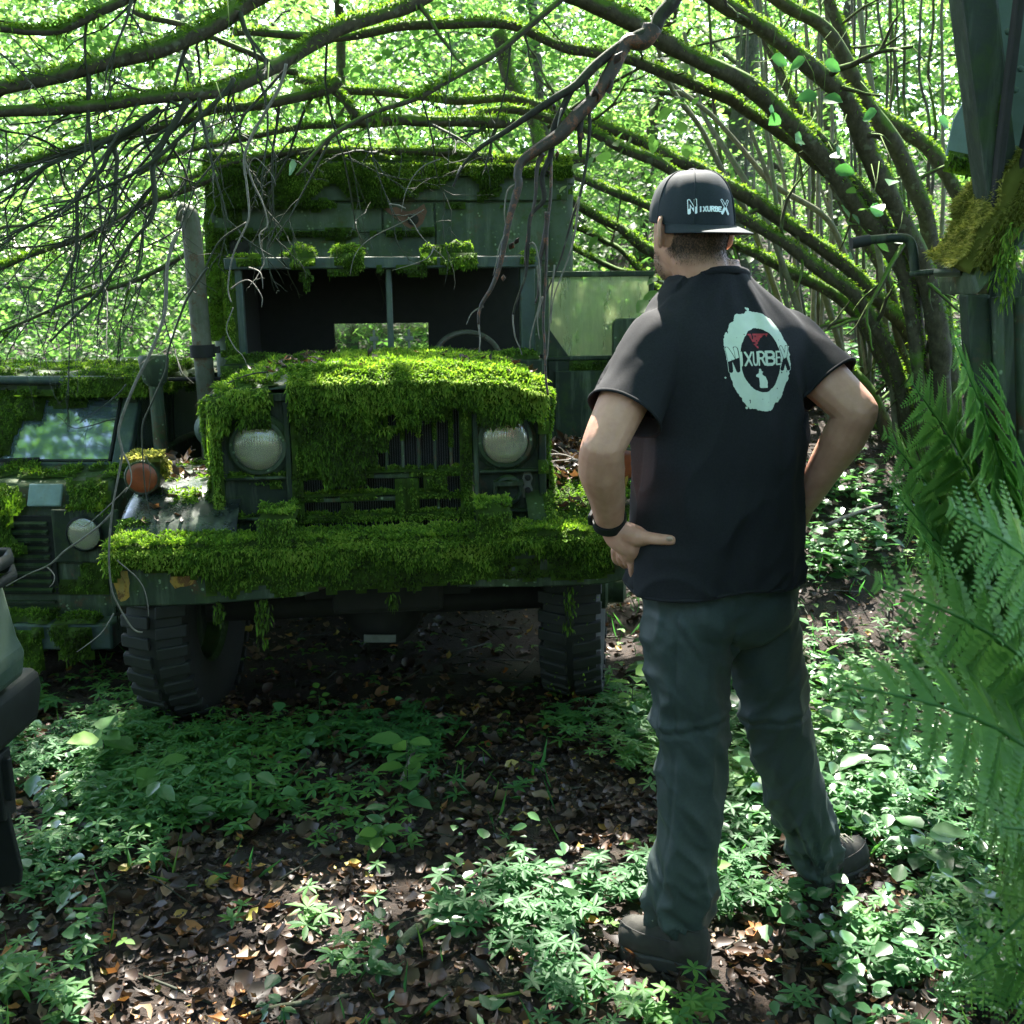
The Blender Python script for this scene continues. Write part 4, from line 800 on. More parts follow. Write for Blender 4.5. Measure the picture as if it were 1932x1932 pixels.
strip((1868, 200), (1890, 470), .011, 'window_gap_shade', 'dark_in', 1.965)  # solid dark bar painted in for the shade inside an open gap
for x, y in ((1872, 20), (1902, 60), (1915, 170), (1880, 90), (1925, 130)):
    p = at(x, y, 1.93); G().lathe([(.006, 0), (.005, -.004), (.002, -.005)], p, (0, 1, 0), 8).build('rivet', M['teal_panel'], cp, 60, org=ro)
# moss covered ledge
l0, l1, l2, l3 = at(1832, 520, 1.9), at(1960, 300, 1.9), at(1960, 430, 1.86), at(1842, 560, 1.86)
lg = G().add([l0, l1, l2, l3]+[p+np.array([.06, .3, 0]) for p in (l0, l1, l2, l3)], [(0, 1, 2, 3), (7, 6, 5, 4), (0, 4, 5, 1), (1, 5, 6, 2), (2, 6, 7, 3), (3, 7, 4, 0)]).build('mudguard', M['olive'], rt, 0, .008, org=ro)
m = Moss(); k0, k1, k2, k3 = (p-ro for p in (l0, l1, l2, l3)); dy = np.array([.04, .2, 0])
m.patch([k0-(0, .006, 0), k1-(0, .006, 0), k1+dy+(0, 0, .02), k0+dy+(0, 0, .02)], 70000, .022, .04, .99, .5, seed=400, cell=.008, rb=(.1, .8), w=.0012)
m.patch([k3*.6+k0*.4-(0, .01, 0), k2*.75+k1*.25-(0, .01, 0), k1-(0, .01, -.01), k0-(0, .01, -.01)], 70000, .024, .02, .9, .95, seed=401, cell=.008, rb=(.0, .7), w=.0012)
m.build(lg, 'moss_pale')
m = Moss()
for x, y in ((1912, 420), (1900, 440), (1905, 470)):
    c = at(x, y, 1.84)-ro; p = c+rng.normal(0, .008, (90, 3))*[1, 1, 0]-np.array([0, 0, 1])*rng.random((90, 1))*.1; m.strands(p, np.repeat([[0, -.3, -1.]], 90, 0), .018, .0013, .9, .5)
c = [at(1872, 260, 1.92)-ro, at(1892, 240, 1.92)-ro, at(1898, 160, 1.92)-ro, at(1884, 180, 1.92)-ro]; m.patch([c[0], c[1], c[2], c[3]], 70000, .012, .006, .9, .9, seed=402, cell=.006, w=.001)
m.build(lg)
# dark lower body under the ledge
G().prism([(.905, 2.0), (1.9, 1.9), (2.4, 3.2), (1.62, 3.3)], (0, 0, .8), X, (0, 1, 0), (0, 0, .83)).build('lower_body', M['olive_dark'], rt, 0, .02, org=ro)
bar(G(), at(1838, 555, 1.93), at(1852, 830, 1.93), .022, .02, np.array(X)).build('door_post', M['olive_dark'], rt, 0, .005, org=ro)
for x, w in ((1882, .011), (1925, .012)): G().tube([at(x, 560, 1.9), at(x+6, 830, 1.9)], w, 10).build('pipe', M['olive'], rt, 60, org=ro)
P, _ = smooth_path([at(1612, 458, 2.05), at(1640, 453, 2.05), at(1690, 449, 2.05), at(1713, 452, 2.05), at(1722, 470, 2.05), at(1725, 500, 2.05), at(1727, 518, 2.05)], 5)
mb = G().tube(P, .009, 10).tube([at(1718, 517, 2.05), at(1760, 513, 2.02), at(1835, 508, 1.98)], .006, 8).build('mirror_arm', M['olive_dark'], rt, 60, org=ro)
G().tube([at(1606, 459, 2.05), at(1640, 453, 2.05)], .0115, 10).build('grip', M['rubber'], mb, 60, org=ro)
G().tube([at(1765, 515, 2.02), at(1815, 513, 1.99)], .014, 8, sq=.6).build('clamp', M['steel'], mb, 60, org=ro)
tp = [at(x, y, 2.3) for x, y in ((1785, 292), (1800, 225), (1842, 150), (1850, 310), (1812, 304))]
G().add(tp+[p+np.array([0, .006, 0]) for p in tp], [(0, 1, 2, 3, 4), (9, 8, 7, 6, 5)]+[(i, (i+1) % 5, 5+(i+1) % 5, 5+i) for i in range(5)]).build('broken_mirror', M['pale_blue'], rt, 0, org=ro)
m = Moss(); c0, c1 = at(1783, 305, 2.28)-ro, at(1845, 318, 2.28)-ro
m.patch([c0-(0, 0, .02), c1-(0, 0, .02), c1+(0, 0, .025), c0+(0, 0, .025)], 30000, .022, .012, .9, .95, seed=404, cell=.006); m.build(rt)

# ------------------------------------------------------------------ the man
po = np.array([.53, 2.36, 0.0])
man = thing('person', 'man seen from behind, hands on hips, in black printed t-shirt, backwards cap and grey-green trousers', 'person', po)
BA = math.radians(25); br = np.array([math.cos(BA), math.sin(BA), 0]); bf = np.array([-math.sin(BA), math.cos(BA), 0]); up = np.array(Z)
HA = math.radians(24); hr = np.array([math.cos(HA), math.sin(HA), 0]); hf = np.array([-math.sin(HA), math.cos(HA), 0])
def ell(g, c, ax, rad, n=20):
    c = np.asarray(c, float); R = []
    for i in range(1, n):
        t = PI*i/n; R.append([c+ax[2]*(-math.cos(t)*rad[2])+math.sin(t)*(math.cos(a)*rad[0]*ax[0]+math.sin(a)*rad[1]*ax[1]) for a in np.arange(n)*2*PI/n])
    return g.rings(R)
def limb(g, pts, rad, n=6, sides=16, flat=None):
    """closed tapered limb; flat = (axis, ratio) squeezes the section along the axis"""
    P, R = smooth_path(pts, n, rad); T = nz(np.gradient(P, axis=0)); rings = []
    P = np.concatenate([[P[0]-T[0]*R[0]*.8], [P[0]-T[0]*R[0]*.5], P, [P[-1]+T[-1]*R[-1]*.5], [P[-1]+T[-1]*R[-1]*.8]]); R = np.concatenate([[R[0]*.55, R[0]*.86], R, [R[-1]*.86, R[-1]*.55]]); T = np.concatenate([[T[0]]*2, T, [T[-1]]*2])
    u, w, _ = frame_of(T[0], (0, 1, .01))
    for i in range(len(P)):
        u = nz(u-T[i]*np.dot(u, T[i])); w = np.cross(T[i], u); ring = []
        for a in np.arange(sides)*2*PI/sides:
            o = R[i]*(math.cos(a)*u+math.sin(a)*w)
            if flat is not None: fa_ = np.asarray(flat[0], float); o = o-fa_*np.dot(o, fa_)*(1-flat[1])
            ring.append(P[i]+o)
        rings.append(ring)
    return g.rings(rings)
def fuse(g, voxel, smooth=4, fac=.5):
    me = bpy.data.meshes.new('tmp'); me.from_pydata(g.v, [], g.f); bm = bmesh.new(); bm.from_mesh(me); bmesh.ops.recalc_face_normals(bm, faces=bm.faces); bm.to_mesh(me); bm.free()
    o = bpy.data.objects.new('tmp', me); COL.objects.link(o)
    r = o.modifiers.new('r', 'REMESH'); r.mode = 'VOXEL'; r.voxel_size = voxel
    s = o.modifiers.new('s', 'SMOOTH'); s.factor = fac; s.iterations = smooth
    ev = o.evaluated_get(bpy.context.evaluated_depsgraph_get()); m2 = ev.to_mesh()
    v = np.empty(len(m2.vertices)*3, np.float32); m2.vertices.foreach_get('co', v); nn = np.empty(len(m2.vertices)*3, np.float32); m2.vertices.foreach_get('normal', nn)
    f = np.empty(len(m2.loops), np.int32); m2.loops.foreach_get('vertex_index', f); ok = len(m2.loops) == 4*len(m2.polygons)
    ev.to_mesh_clear(); bpy.data.objects.remove(o); assert ok
    return v.reshape(-1, 3).astype(float), f.reshape(-1, 4), nn.reshape(-1, 3).astype(float)
TC = np.array([.477, 2.345, 0])
TR = [(.80, .20, .145, 0), (.90, .203, .146, 0), (.98, .201, .144, 0), (1.06, .195, .14, .0), (1.17, .188, .138, .0), (1.28, .19, .142, -.002), (1.38, .2, .142, -.004), (1.46, .205, .13, -.004), (1.505, .2, .116, .002), (1.535, .18, .104, .006), (1.565, .148, .095, .009), (1.595, .11, .088, .012), (1.62, .084, .082, .014), (1.66, .077, .076, .016)]
def torso(g, sc=1.0, z0=0, dz=0):
    R = []; ts = np.array(TR)
    for z in np.concatenate([np.arange(max(.8, z0), 1.5, .03), np.arange(1.5, 1.661, .012)]):
        a, b, o = (np.interp(z, ts[:, 0], ts[:, k]) for k in (1, 2, 3)); c = TC+bf*o+up*(z+dz)+np.array([-.03, .012, 0])*sstep(1.5, 1.66, z)
        R.append([c+br*a*sc*math.copysign(abs(math.cos(t))**.86, math.cos(t))+bf*b*sc*math.copysign(abs(math.sin(t))**.86, math.sin(t)) for t in np.arange(40)*2*PI/40])
    return g.rings(R)
SL, SR = TC-br*.178+up*1.475+np.array([0, -.005, 0]), TC+br*.175+up*1.475
EL, ER = at(1136, 846, 2.12), at(1617, 776, 2.30)
WL, WR = at(1150, 985, 2.262), at(1520, 945, 2.44)
body = G(); torso(body, .86, .95)
HC = np.array([.398, 2.36, 1.723])
limb(body, [TC+up*1.52+bf*.01, HC+up*-.05-hf*.02], [.061, .063])
ell(body, HC+up*.0, (hr, hf, up), (.076, .097, .112)); ell(body, HC+hf*.042-up*.066, (hr, hf, up), (.058, .06, .055)); ell(body, HC+hf*.03-up*.03, (hr, hf, up), (.066, .066, .075))
limb(body, [HC+hf*.096+up*.0, HC+hf*.112-up*.026], [.008, .013]); limb(body, [HC+hf*.092-up*.062-hr*.02, HC+hf*.098-up*.061, HC+hf*.092-up*.062+hr*.02], [.005, .007, .005])
limb(body, [HC+hf*.088+up*.022-hr*.045, HC+hf*.096+up*.026, HC+hf*.088+up*.022+hr*.045], [.008, .009, .008])
for s in (-1, 1):
    ec = HC+hr*s*.08-hf*.008-up*.012; e1 = nz(hr*s*.75-hf*.65)
    ell(body, ec, (e1, nz(np.cross(up, e1)), up), (.016, .007, .03), 12)
    P = [ec+e1*(.014*math.cos(t)+.008)+up*(.031*math.sin(t)+.002)-nz(np.cross(up, e1))*0 for t in np.linspace(-1.5, 2.5, 12)]
    limb(body, P, [.0055]*12, 1, 8)
# arms and hands
limb(body, [SL, SL*.5+EL*.5+np.array([-.008, -.01, 0]), EL], [.062, .055, .046]); limb(body, [EL, EL*.72+WL*.28+np.array([-.006, 0, 0]), EL*.35+WL*.65, WL], [.0465, .051, .041, .0315])
limb(body, [SR, SR*.5+ER*.5, ER], [.062, .056, .047]); limb(body, [ER, ER*.72+WR*.28+np.array([.004, 0, 0]), ER*.35+WR*.65, WR], [.047, .05, .04, .031])
def finger(pts, r0, r1): limb(body, pts, np.linspace(r0, r1, len(pts)), 4, 10)
pal = at(1183, 1020, 2.262); hn = nz(np.array([-.75, -.6, .3]))
limb(body, [WL, at(1163, 1005, 2.262), pal, at(1186, 1036, 2.275)], [.03, .036, .04, .036], 5, 16, (hn, .55))
limb(body, [at(1176, 1003, 2.255), at(1205, 1012, 2.232), at(1222, 1016, 2.22)], [.026, .024, .016], 5, 12)
finger([at(1212, 1013, 2.222), at(1240, 1017, 2.196), at(1267, 1019, 2.182)], .0155, .012)
for i in range(4):
    k = i/3.0; b0 = at(1192, 1042, 2.262)*(1-k)+at(1160, 1038, 2.325)*k; L = (.9, 1.0, .95, .8)[i]
    dd1 = nz(np.array([.10, .35, -.75])); dd2 = nz(np.array([.42, .62, -.55])); dd3 = nz(np.array([.6, .7, -.3]))
    if i == 0: dd1 = nz(np.array([.02, .1, -1])); dd2 = nz(np.array([.12, .3, -.9])); dd3 = nz(np.array([.3, .45, -.7]))
    finger([b0, b0+dd1*.034*L, b0+dd1*.034*L+dd2*.026*L, b0+dd1*.034*L+dd2*.026*L+dd3*.02*L], .0105, .0075)
WRh = WR+np.array([-.0, .05, -.045])
limb(body, [WR, WR*.5+WRh*.5, WRh], [.03, .035, .036], 5, 16, (nz(np.array([.9, .3, .2])), .55))
finger([WR+np.array([-.02, .0, -.02]), WR+np.array([-.045, -.012, -.03]), WR+np.array([-.07, -.015, -.034])], .014, .011)
for i in range(4):
    b0 = WRh+np.array([.004-.012*i*.3, .02-.014*i, -.012-.012*i]); finger([b0, b0+np.array([-.02, .03, -.02]), b0+np.array([-.045, .045, -.035]), b0+np.array([-.062, .048, -.045])], .0105, .0075)
# legs inside the trousers
def px_r(px, Y, z): return px*(Y*math.cos(PITCH)+(CAM_H-z)*math.sin(PITCH))/1932
def legpath(rows):
    pts, rad = [], []
    for x, y, hw, Y in rows:
        p = at(x, y, Y); pts.append(p); rad.append(px_r(hw, Y, p[2]))
    return pts, rad
LL = legpath([(1300, 1090, 92, 2.315), (1299, 1180, 95, 2.305), (1298, 1260, 86, 2.29), (1300, 1340, 77, 2.275), (1303, 1430, 70, 2.262), (1299, 1540, 67, 2.245), (1286, 1640, 66, 2.235), (1279, 1712, 60, 2.228)])
RL = legpath([(1428, 1075, 84, 2.38), (1434, 1170, 76, 2.39), (1450, 1260, 68, 2.40), (1461, 1350, 68, 2.412), (1483, 1440, 62, 2.43), (1509, 1530, 58, 2.455), (1527, 1590, 52, 2.475), (1535, 1622, 44, 2.48)])
for P_, R_ in (LL, RL): limb(body, [P_[0]]+P_[3:], [.07, .055, .05, .045, .042, .04][:len(P_)-2])
v, f, nn = fuse(body, .0034, 5)
BV, BN = v, nn
# eyes
for s in (-1, 1): ell(G(), HC+hf*.083+hr*s*.031+up*.008, (hr, hf, up), (.011, .011, .011), 10).build('eye', plain('eye_white', (.6, .6, .58), .3) if s < 0 else bpy.data.materials['eye_white'], man, 60, org=po)
# short hair on the nape, stubble
q = BV-HC; side_, fwd, hgt = q@hr, q@hf, q[:, 2]
ear = (np.abs(side_) > .068) & (np.abs(fwd+.012) < .032) & (np.abs(hgt+.012) < .045)
head = (np.linalg.norm(q[:, :2], axis=1) < .115) & (hgt > -.16)
hmask = sstep(-.095, -.045, hgt-.9*np.maximum(0, fwd+.035))*sstep(.03, .0, fwd)*head*(~ear)
bmask = sstep(-.035, -.06, hgt-.25*np.minimum(0, fwd-.06))*sstep(.015, .04, fwd)*(hgt > -.14)*head*.55*(np.abs(side_) < .085)
bodyo = bigmesh('body', v-po, f, M['skin'], man, smooth=True, attrs={'hair': np.clip(np.maximum(hmask*.93, bmask), 0, 1)})
hm = (hmask > .3)
idx = np.where(hm)[0]; idx = rng.choice(idx, 14000); idx = idx[rng.random(len(idx)) < hmask[idx]]
hr_m = Moss(); hr_m.strands(BV[idx]+rng.normal(0, .0015, (len(idx), 3))-po, BN[idx]*.35+np.array([0, 0, -1.]), .004, .0003, .2, .1); hr_m.build(man, 'hair', 'hair')['kind'] = 'thing'
bm_ = (fwd > .03) & (hgt < -.03) & (hgt > -.13) & (np.abs(side_) < .075); idx = rng.choice(np.where(bm_)[0], 4500); idx = idx[rng.random(len(idx)) < bmask[idx]*1.3]
hr_m = Moss(); hr_m.strands(BV[idx]+rng.normal(0, .001, (len(idx), 3))-po, BN[idx]*.5+np.array([0, 0, -1.]), .003, .00028, .2, .15); hr_m.build(man, 'hair', 'beard')['kind'] = 'thing'
# t-shirt
sh = G(); torso(sh, 1.03, .86)
SLe, SRe = SL+(EL-SL)*.66, SR+(ER-SR)*.62
limb(sh, [SL+br*.06, SL, SL*.5+SLe*.5, SLe+(EL-SL)*.05], [.06, .074, .074, .072]); limb(sh, [SR-br*.06, SR, SR*.5+SRe*.5, SRe+(ER-SR)*.05], [.06, .074, .074, .073])
v, f, nn = fuse(sh, .0065, 16, .6)
rel = v-TC; lr, lf = rel@br, rel@bf; z = v[:, 2]; ang = np.arctan2(lf, lr)
def ridged(c, s): return 1-np.abs(2*np.clip((fbm(c, 1, s, 2)-.5)*1.25+.5, 0, 1)-1)**.75
fo = ridged(np.stack([ang*1.4+z*1.2, z*3.2-lr*5, 0*z], 1), 61)*.024*sstep(1.5, 1.2, z)+(fbm(np.stack([ang*2.2-z*2, z*7+lr*6, 0*z], 1), 1, 62, 2)-.5)*.02
arm = sstep(.175, .21, np.abs(lr)); fo = fo+arm*(fbm(np.stack([lf*14, z*16+np.abs(lr)*14, lr], 1), 1, 63, 2)-.5)*.016
fo = fo+sstep(1.06, .92, z)*(ridged(np.stack([ang*1.5, z*16+.8*np.sin(ang*3), 0*z], 1), 65)-.6)*.012
v = v+nn*fo[:, None]
hem = z < .925+.03*lr+.008*np.sin(ang*3+1); collar = (z > 1.622+.25*np.minimum(lf-.0, .04)*-1) & (np.hypot(lr, lf) < .14)
dL, dR = nz(EL-SL), nz(ER-SR); outT = (np.abs(lr)/.212)**2+(lf/.152)**2 > 1
for _c in (SLe, SRe): outT |= (np.linalg.norm(v-_c-(dL if _c is SLe else dR)*.045, axis=1) < .058)
cutL = ((v-SLe)@dL > 0) & (lr < -.12) & (np.linalg.norm(v-SLe, axis=1) < .16) & outT; cutR = ((v-SRe)@dR > 0) & (lr > .12) & (np.linalg.norm(v-SRe, axis=1) < .16) & outT
# straighten the cut edges, then drop what lies beyond them
bad = hem | collar | cutL | cutR; fk = ~bad[f].all(1)
edge = np.zeros(len(v), bool); ed = f[fk]; mixed = bad[ed].any(1); edge[ed[mixed].ravel()] = True; edge &= bad
pl_ = np.where(cutL)[0]; pl_ = pl_[edge[pl_]]; v[pl_] -= ((v[pl_]-SLe)@dL)[:, None]*dL; pl_ = np.where(cutR)[0]; pl_ = pl_[edge[pl_]]; v[pl_] -= ((v[pl_]-SRe)@dR)[:, None]*dR
pc_ = np.where(collar & edge)[0]; v[pc_, 2] = (1.622-.25*np.minimum(lf, .04))[pc_]
ph = np.where(hem & edge)[0]; v[ph, 2] = (.925+.03*lr+.008*np.sin(ang*3+1))[ph]
shirt = bigmesh('t_shirt', v-po, ed, M['cloth_black'], man, smooth=True)
mo = shirt.modifiers.new('solid', 'SOLIDIFY'); mo.thickness = .0022; mo.offset = -1
SHV, SHF = v, ed
def rim_tube(idx, r, nm, n=60, e1=br, e2=bf):
    m_ = v[idx].mean(0); a = np.arctan2((v[idx]-m_)@e2, (v[idx]-m_)@e1); o = np.argsort(a); a, q = a[o], v[idx][o]; T_ = np.linspace(-PI, PI, n, endpoint=False); w_ = np.exp(-((np.angle(np.exp(1j*(T_[:, None]-a[None]))))/.09)**2)+1e-12
    P = (w_@q)/w_.sum(1, keepdims=True); P = np.concatenate([P, P[:1]]); G().tube(P, r, 8, cap=False, sq=1.5).build(nm, M['cloth_black'], shirt, 80, org=po)
P = []
for t in np.arange(49)*2*PI/48:
    z_ = 1.622
    for _ in range(3): a_, b_, o_ = (np.interp(z_, [q_[0] for q_ in TR], [q_[k] for q_ in TR]) for k in (1, 2, 3)); c_ = TC+bf*o_+np.array([-.03, .012, 0])*float(sstep(1.5, 1.66, z_)); p_ = c_+br*a_*1.03*math.cos(t)+bf*b_*1.03*math.sin(t); z_ = 1.622-.25*min((p_-TC)@bf, .04)
    P.append(p_+up*(z_-.001))
G().tube(P, .0062, 8, cap=False, sq=1.5).build('collar', M['cloth_black'], shirt, 80, org=po); rim_tube(ph, .0026, 'hem')
for c_, d_, s_ in ((cutL, dL, SLe), (cutR, dR, SRe)):
    e1_, e2_, _ = frame_of(d_); rim_tube(np.where(c_ & edge)[0], .0028, 'hem', 40, e1_, e2_)
# seams of sleeves and hem: raised stitched bands
def offset_ring(c, d, r, ratio=1): 
    u, w, _ = frame_of(d); return [c+r*(math.cos(a)*u+math.sin(a)*w) for a in np.arange(41)*2*PI/40]
bvh = BVHTree.FromPolygons(SHV.tolist(), SHF.tolist())
def project_mask(name, mask_pts, cell, bv, O, U, V, N, off, mat, parent):
    """flat print laid on a surface: cells of size `cell` at the (u,v) spots, dropped along -N"""
    cache = {}; vs, fs = [], []
    def vert(i, j):
        if (i, j) not in cache:
            p = O+U*(i*cell)+V*(j*cell); h = bv.ray_cast(Vector((p+N*.4).tolist()), Vector((-N).tolist()), 1.0)
            if h[0] is None: cache[(i, j)] = None
            else: cache[(i, j)] = len(vs); vs.append(np.array(h[0])+N*off)
        return cache[(i, j)]
    for i, j in mask_pts:
        q = [vert(i, j), vert(i+1, j), vert(i+1, j+1), vert(i, j+1)]
        if None not in q: fs.append(q)
    return bigmesh(name, np.array(vs)-po, np.array(fs), mat, parent, smooth=True)
LET = {'N': [[(0, 0), (0, 1), (1, 0), (1, 1)]], 'I': [[(.5, 0), (.5, 1)]], 'X': [[(0, 0), (1, 1)], [(0, 1), (1, 0)]], 'U': [[(0, 1), (0, .28), (.2, .03), (.5, 0), (.8, .03), (1, .28), (1, 1)]],
       'R': [[(0, 0), (0, 1), (.65, 1), (.95, .85), (.95, .68), (.65, .52), (0, .5)], [(.5, .5), (1, 0)]], 'B': [[(0, 0), (0, 1), (.65, 1), (.92, .85), (.92, .66), (.65, .53), (0, .53)], [(.65, .53), (1, .4), (1, .14), (.68, 0), (0, 0)]],
       'E': [[(1, 1), (0, 1), (0, 0), (1, 0)], [(0, .52), (.8, .52)]]}
def ldist(X_, Y_, ch, x0, x1, y0, y1):
    """distance to the strokes of a letter in the box x0..x1, y0 (top)..y1 (bottom)"""
    D = np.full(X_.shape, 1e9)
    for st_ in LET[ch]:
        for (a, b), (c, d) in zip(st_[:-1], st_[1:]):
            ax_, ay, bx_, by = x0+a*(x1-x0), y1-b*(y1-y0), x0+c*(x1-x0), y1-d*(y1-y0); L2 = (bx_-ax_)**2+(by-ay)**2+1e-9
            t = np.clip(((X_-ax_)*(bx_-ax_)+(Y_-ay)*(by-ay))/L2, 0, 1); D = np.minimum(D, np.hypot(X_-ax_-t*(bx_-ax_), Y_-ay-t*(by-ay)))
    return D
def inpoly(X_, Y_, poly):
    r = np.zeros(X_.shape, bool); n = len(poly)
    for i in range(n):
        (x0, y0), (x1, y1) = poly[i], poly[(i+1) % n]
        c = ((y0 > Y_) != (y1 > Y_)) & (X_ < (x1-x0)*(Y_-y0)/(y1-y0+1e-9)+x0); r ^= c
    return r
ZP = .1190*.9434                                     # photograph px per chart px of the print
m_per = ZP*2.36/1932; cell = .0009
gi, gj = np.meshgrid(np.arange(-110, 110), np.arange(-135, 135), indexing='ij')
CX = 825+gi*cell/m_per*.885; CY = 1010-gj*cell/m_per
th = np.arctan2(CY-1010, CX-825); nzv = fbm(np.stack([np.cos(th)*3, np.sin(th)*3, 0*th], -1).reshape(-1, 3), 2.2, 70, 4).reshape(th.shape)-.5
ro_ = np.hypot((CX-825)/(540-10*np.sin(th)), (CY-1012)/765)-.13*nzv; ri_ = np.hypot((CX-838)/352, (CY-1000)/492)-.05*nzv
mk = (ro_ < 1) & (ri_ > 1)
fleck = vn(np.stack([CX, CY, 0*CX], -1).reshape(-1, 3), .02, 71).reshape(CX.shape); mk &= ~(fleck > .955)
for ch, x0, x1, th_ in (('I', 470, 530, 15), ('X', 552, 655, 15), ('U', 690, 775, 15), ('R', 803, 900, 16), ('B', 930, 1070, 21), ('E', 1108, 1180, 14)): mk |= ldist(CX, CY, ch, x0, x1, 875, 1070) < th_
for ch, x0, x1 in (('N', 325, 440), ('X', 1215, 1330)):
    D = ldist(CX, CY, ch, x0, x1, 815, 1145); fill = D < 30; line = (D > 24) & (D < 33); low = CY > 1000-(CX-x0)*.35
    mk = np.where(D < 40, True, mk); mk &= ~line; mk &= ~((D < 24) & low)
mk |= inpoly(CX, CY, [(790, 1130), (820, 1130), (832, 1170), (862, 1182), (836, 1197), (842, 1228), (888, 1260), (910, 1330), (900, 1425), (792, 1430), (765, 1415), (772, 1270), (715, 1248), (720, 1222), (775, 1197), (785, 1160)])
for x, y, r in ((115, 985, 13), (235, 1250, 12), (545, 1720, 20), (815, 215, 25), (1375, 805, 10), (790, 200, 12)): mk |= np.hypot(CX-x, CY-y) < r
PO = at(1431, 681, 2.22); PO[2] += 0
Nb = nz(-bf+np.array([0, 0, .02])); Nv = np.array([0.0, 0, 1])
def cells(m_): return list(zip(gi[m_].tolist(), gj[m_].tolist()))
project_mask('shirt_print', cells(mk), cell, bvh, PO, br, Nv, Nb, .0016, M['print'], man)
hw_ = np.interp(CY, [585, 620, 660, 700, 760, 810], [190, 180, 130, 80, 55, 15]); red = (np.abs(CX-800) < hw_*(.45+1.0*fbm(np.stack([CX, CY*.5, 0*CX], -1).reshape(-1, 3), .022, 73, 2).reshape(CX.shape))) & (CY > 590) & (CY < 815) & (vn(np.stack([CX, CY, 0*CX], -1).reshape(-1, 3), .03, 74).reshape(CX.shape) > .3)
project_mask('red_splash', cells(red), cell, bvh, PO, br, Nv, Nb, .0018, M['print_red'], man)
# cap, worn backwards
cp_ = G(); rows = []
for i in range(15):
    t = i/14.0; row = []
    for a in np.arange(48)*2*PI/48:
        dirn = hr*math.cos(a)+hf*math.sin(a); e = .5*PI*t; ca, sa = math.cos(e)**.62, math.sin(e)
        rad = 1/math.sqrt((math.cos(a)/.0865)**2+(math.sin(a)/(.112 if math.sin(a) < 0 else .108))**2); z0 = .008+.012*math.sin(a)
        seam = -.0016*max(0, 1-min(abs(((a-PI/6) % (PI/3))-PI/6*0), abs(((a-PI/6) % (PI/3))-PI/3))/.06)
        wr = .0035*(vn([[a*2.5, t*5, 3]], 1, 80)[0]-.5)*(1-t*.7); row.append(HC+dirn*(rad*ca+seam*(1-t**6)+wr)+up*(z0+(.122-z0)*sa))
    rows.append(row)
cp_.rings(rows, cap=False)
cap = cp_.build('cap', M['cap_cloth'], man, 60, solid=.002, org=po, sub=1)
G().lathe([(.011, 0), (.009, .005), (.003, .0065)], HC+up*.1215, (0, 0, 1), 16).build('cap_button', M['cap_cloth'], cap, 60, org=po)
bd = []
for a in np.linspace(PI*1.5-1.28, PI*1.5+1.28, 33):
    k = (a-PI*1.5)/1.28; row = []
    dirn = hr*math.cos(a)+hf*math.sin(a); rad = 1/math.sqrt((math.cos(a)/.087)**2+(math.sin(a)/.113)**2); base = HC+dirn*rad+up*(.008+.012*math.sin(a))
    ext = .056*(1-abs(k)**2.6)
    for s in np.linspace(0, 1, 7): row.append(base+(-hf*.92+dirn*.3)*ext*s+up*(.004-(.019+.004*k*k)*s))
    bd.append(row)
G().grid(bd).build('cap_brim', M['cap_cloth'], cap, 70, solid=.0035, org=po, sub=1)
for k in range(6):
    a = PI/6+k*PI/3+PI/6; S_ = []
    for i in range(14):
        t = i/14.0; e = .5*PI*t; rad = 1/math.sqrt((math.cos(a)/.0865)**2+(math.sin(a)/(.112 if math.sin(a) < 0 else .108))**2); z0 = .008+.012*math.sin(a); S_.append(HC+(hr*math.cos(a)+hf*math.sin(a))*(rad*math.cos(e)**.62+.0012)+up*(z0+(.122-z0)*math.sin(e)+.001))
    G().tube(S_, .0017, 6).build('cap_seam', M['cap_cloth'], cap, 60, org=po)
P = [HC+(hr*math.cos(a)*.0885+hf*math.sin(a)*.1135)+up*(.009+.012*math.sin(a)) for a in np.linspace(PI*1.5-1.3, PI*1.5+1.3, 30)]; G().tube(P, .0025, 6).build('cap_seam', M['cap_cloth'], cap, 60, org=po)
cv = [p for r in rows for p in r]; cf = [(i*48+k, i*48+(k+1) % 48, (i+1)*48+(k+1) % 48, (i+1)*48+k) for i in range(14) for k in range(48)]
bv2 = BVHTree.FromPolygons([tuple(p) for p in cv], cf)
gi, gj = np.meshgrid(np.arange(-80, 80), np.arange(-36, 36), indexing='ij'); cell2 = .0007
CU, CV_ = gi*cell2*1000, -gj*cell2*1000              # mm, v downwards
mk = np.zeros(gi.shape, bool)
for ch, x0, x1, y0, y1 in (('N', -41, -29, -14, 12), ('X', 28, 43, -13, 14)):
    D = ldist(CU, CV_, ch, x0, x1, y0, y1); mk |= ((D > 1.6) & (D < 2.9)) | ((D < 2.9) & (CV_ > 2+(.25 if ch == 'X' else -.25)*(CU-(x0+x1)/2)))
for k, ch in enumerate('IXURBE'): mk |= ldist(CU, CV_, ch, -23+8.5*k, -17.3+8.5*k, 1.5, 11) < 1.5
nC = nz(np.array([math.sin(HA-.25), -math.cos(HA-.25), .12])); uC = nz(np.cross(up, -nC)) ; uC = uC if uC[0] > 0 else -uC
project_mask('cap_lettering', cells(mk), cell2, bv2, at(1341, 388, 2.25), uC, nz(np.cross(nC, uC)), nC, .0026, plain('print_white', (.7, .76, .78), .7), cap)
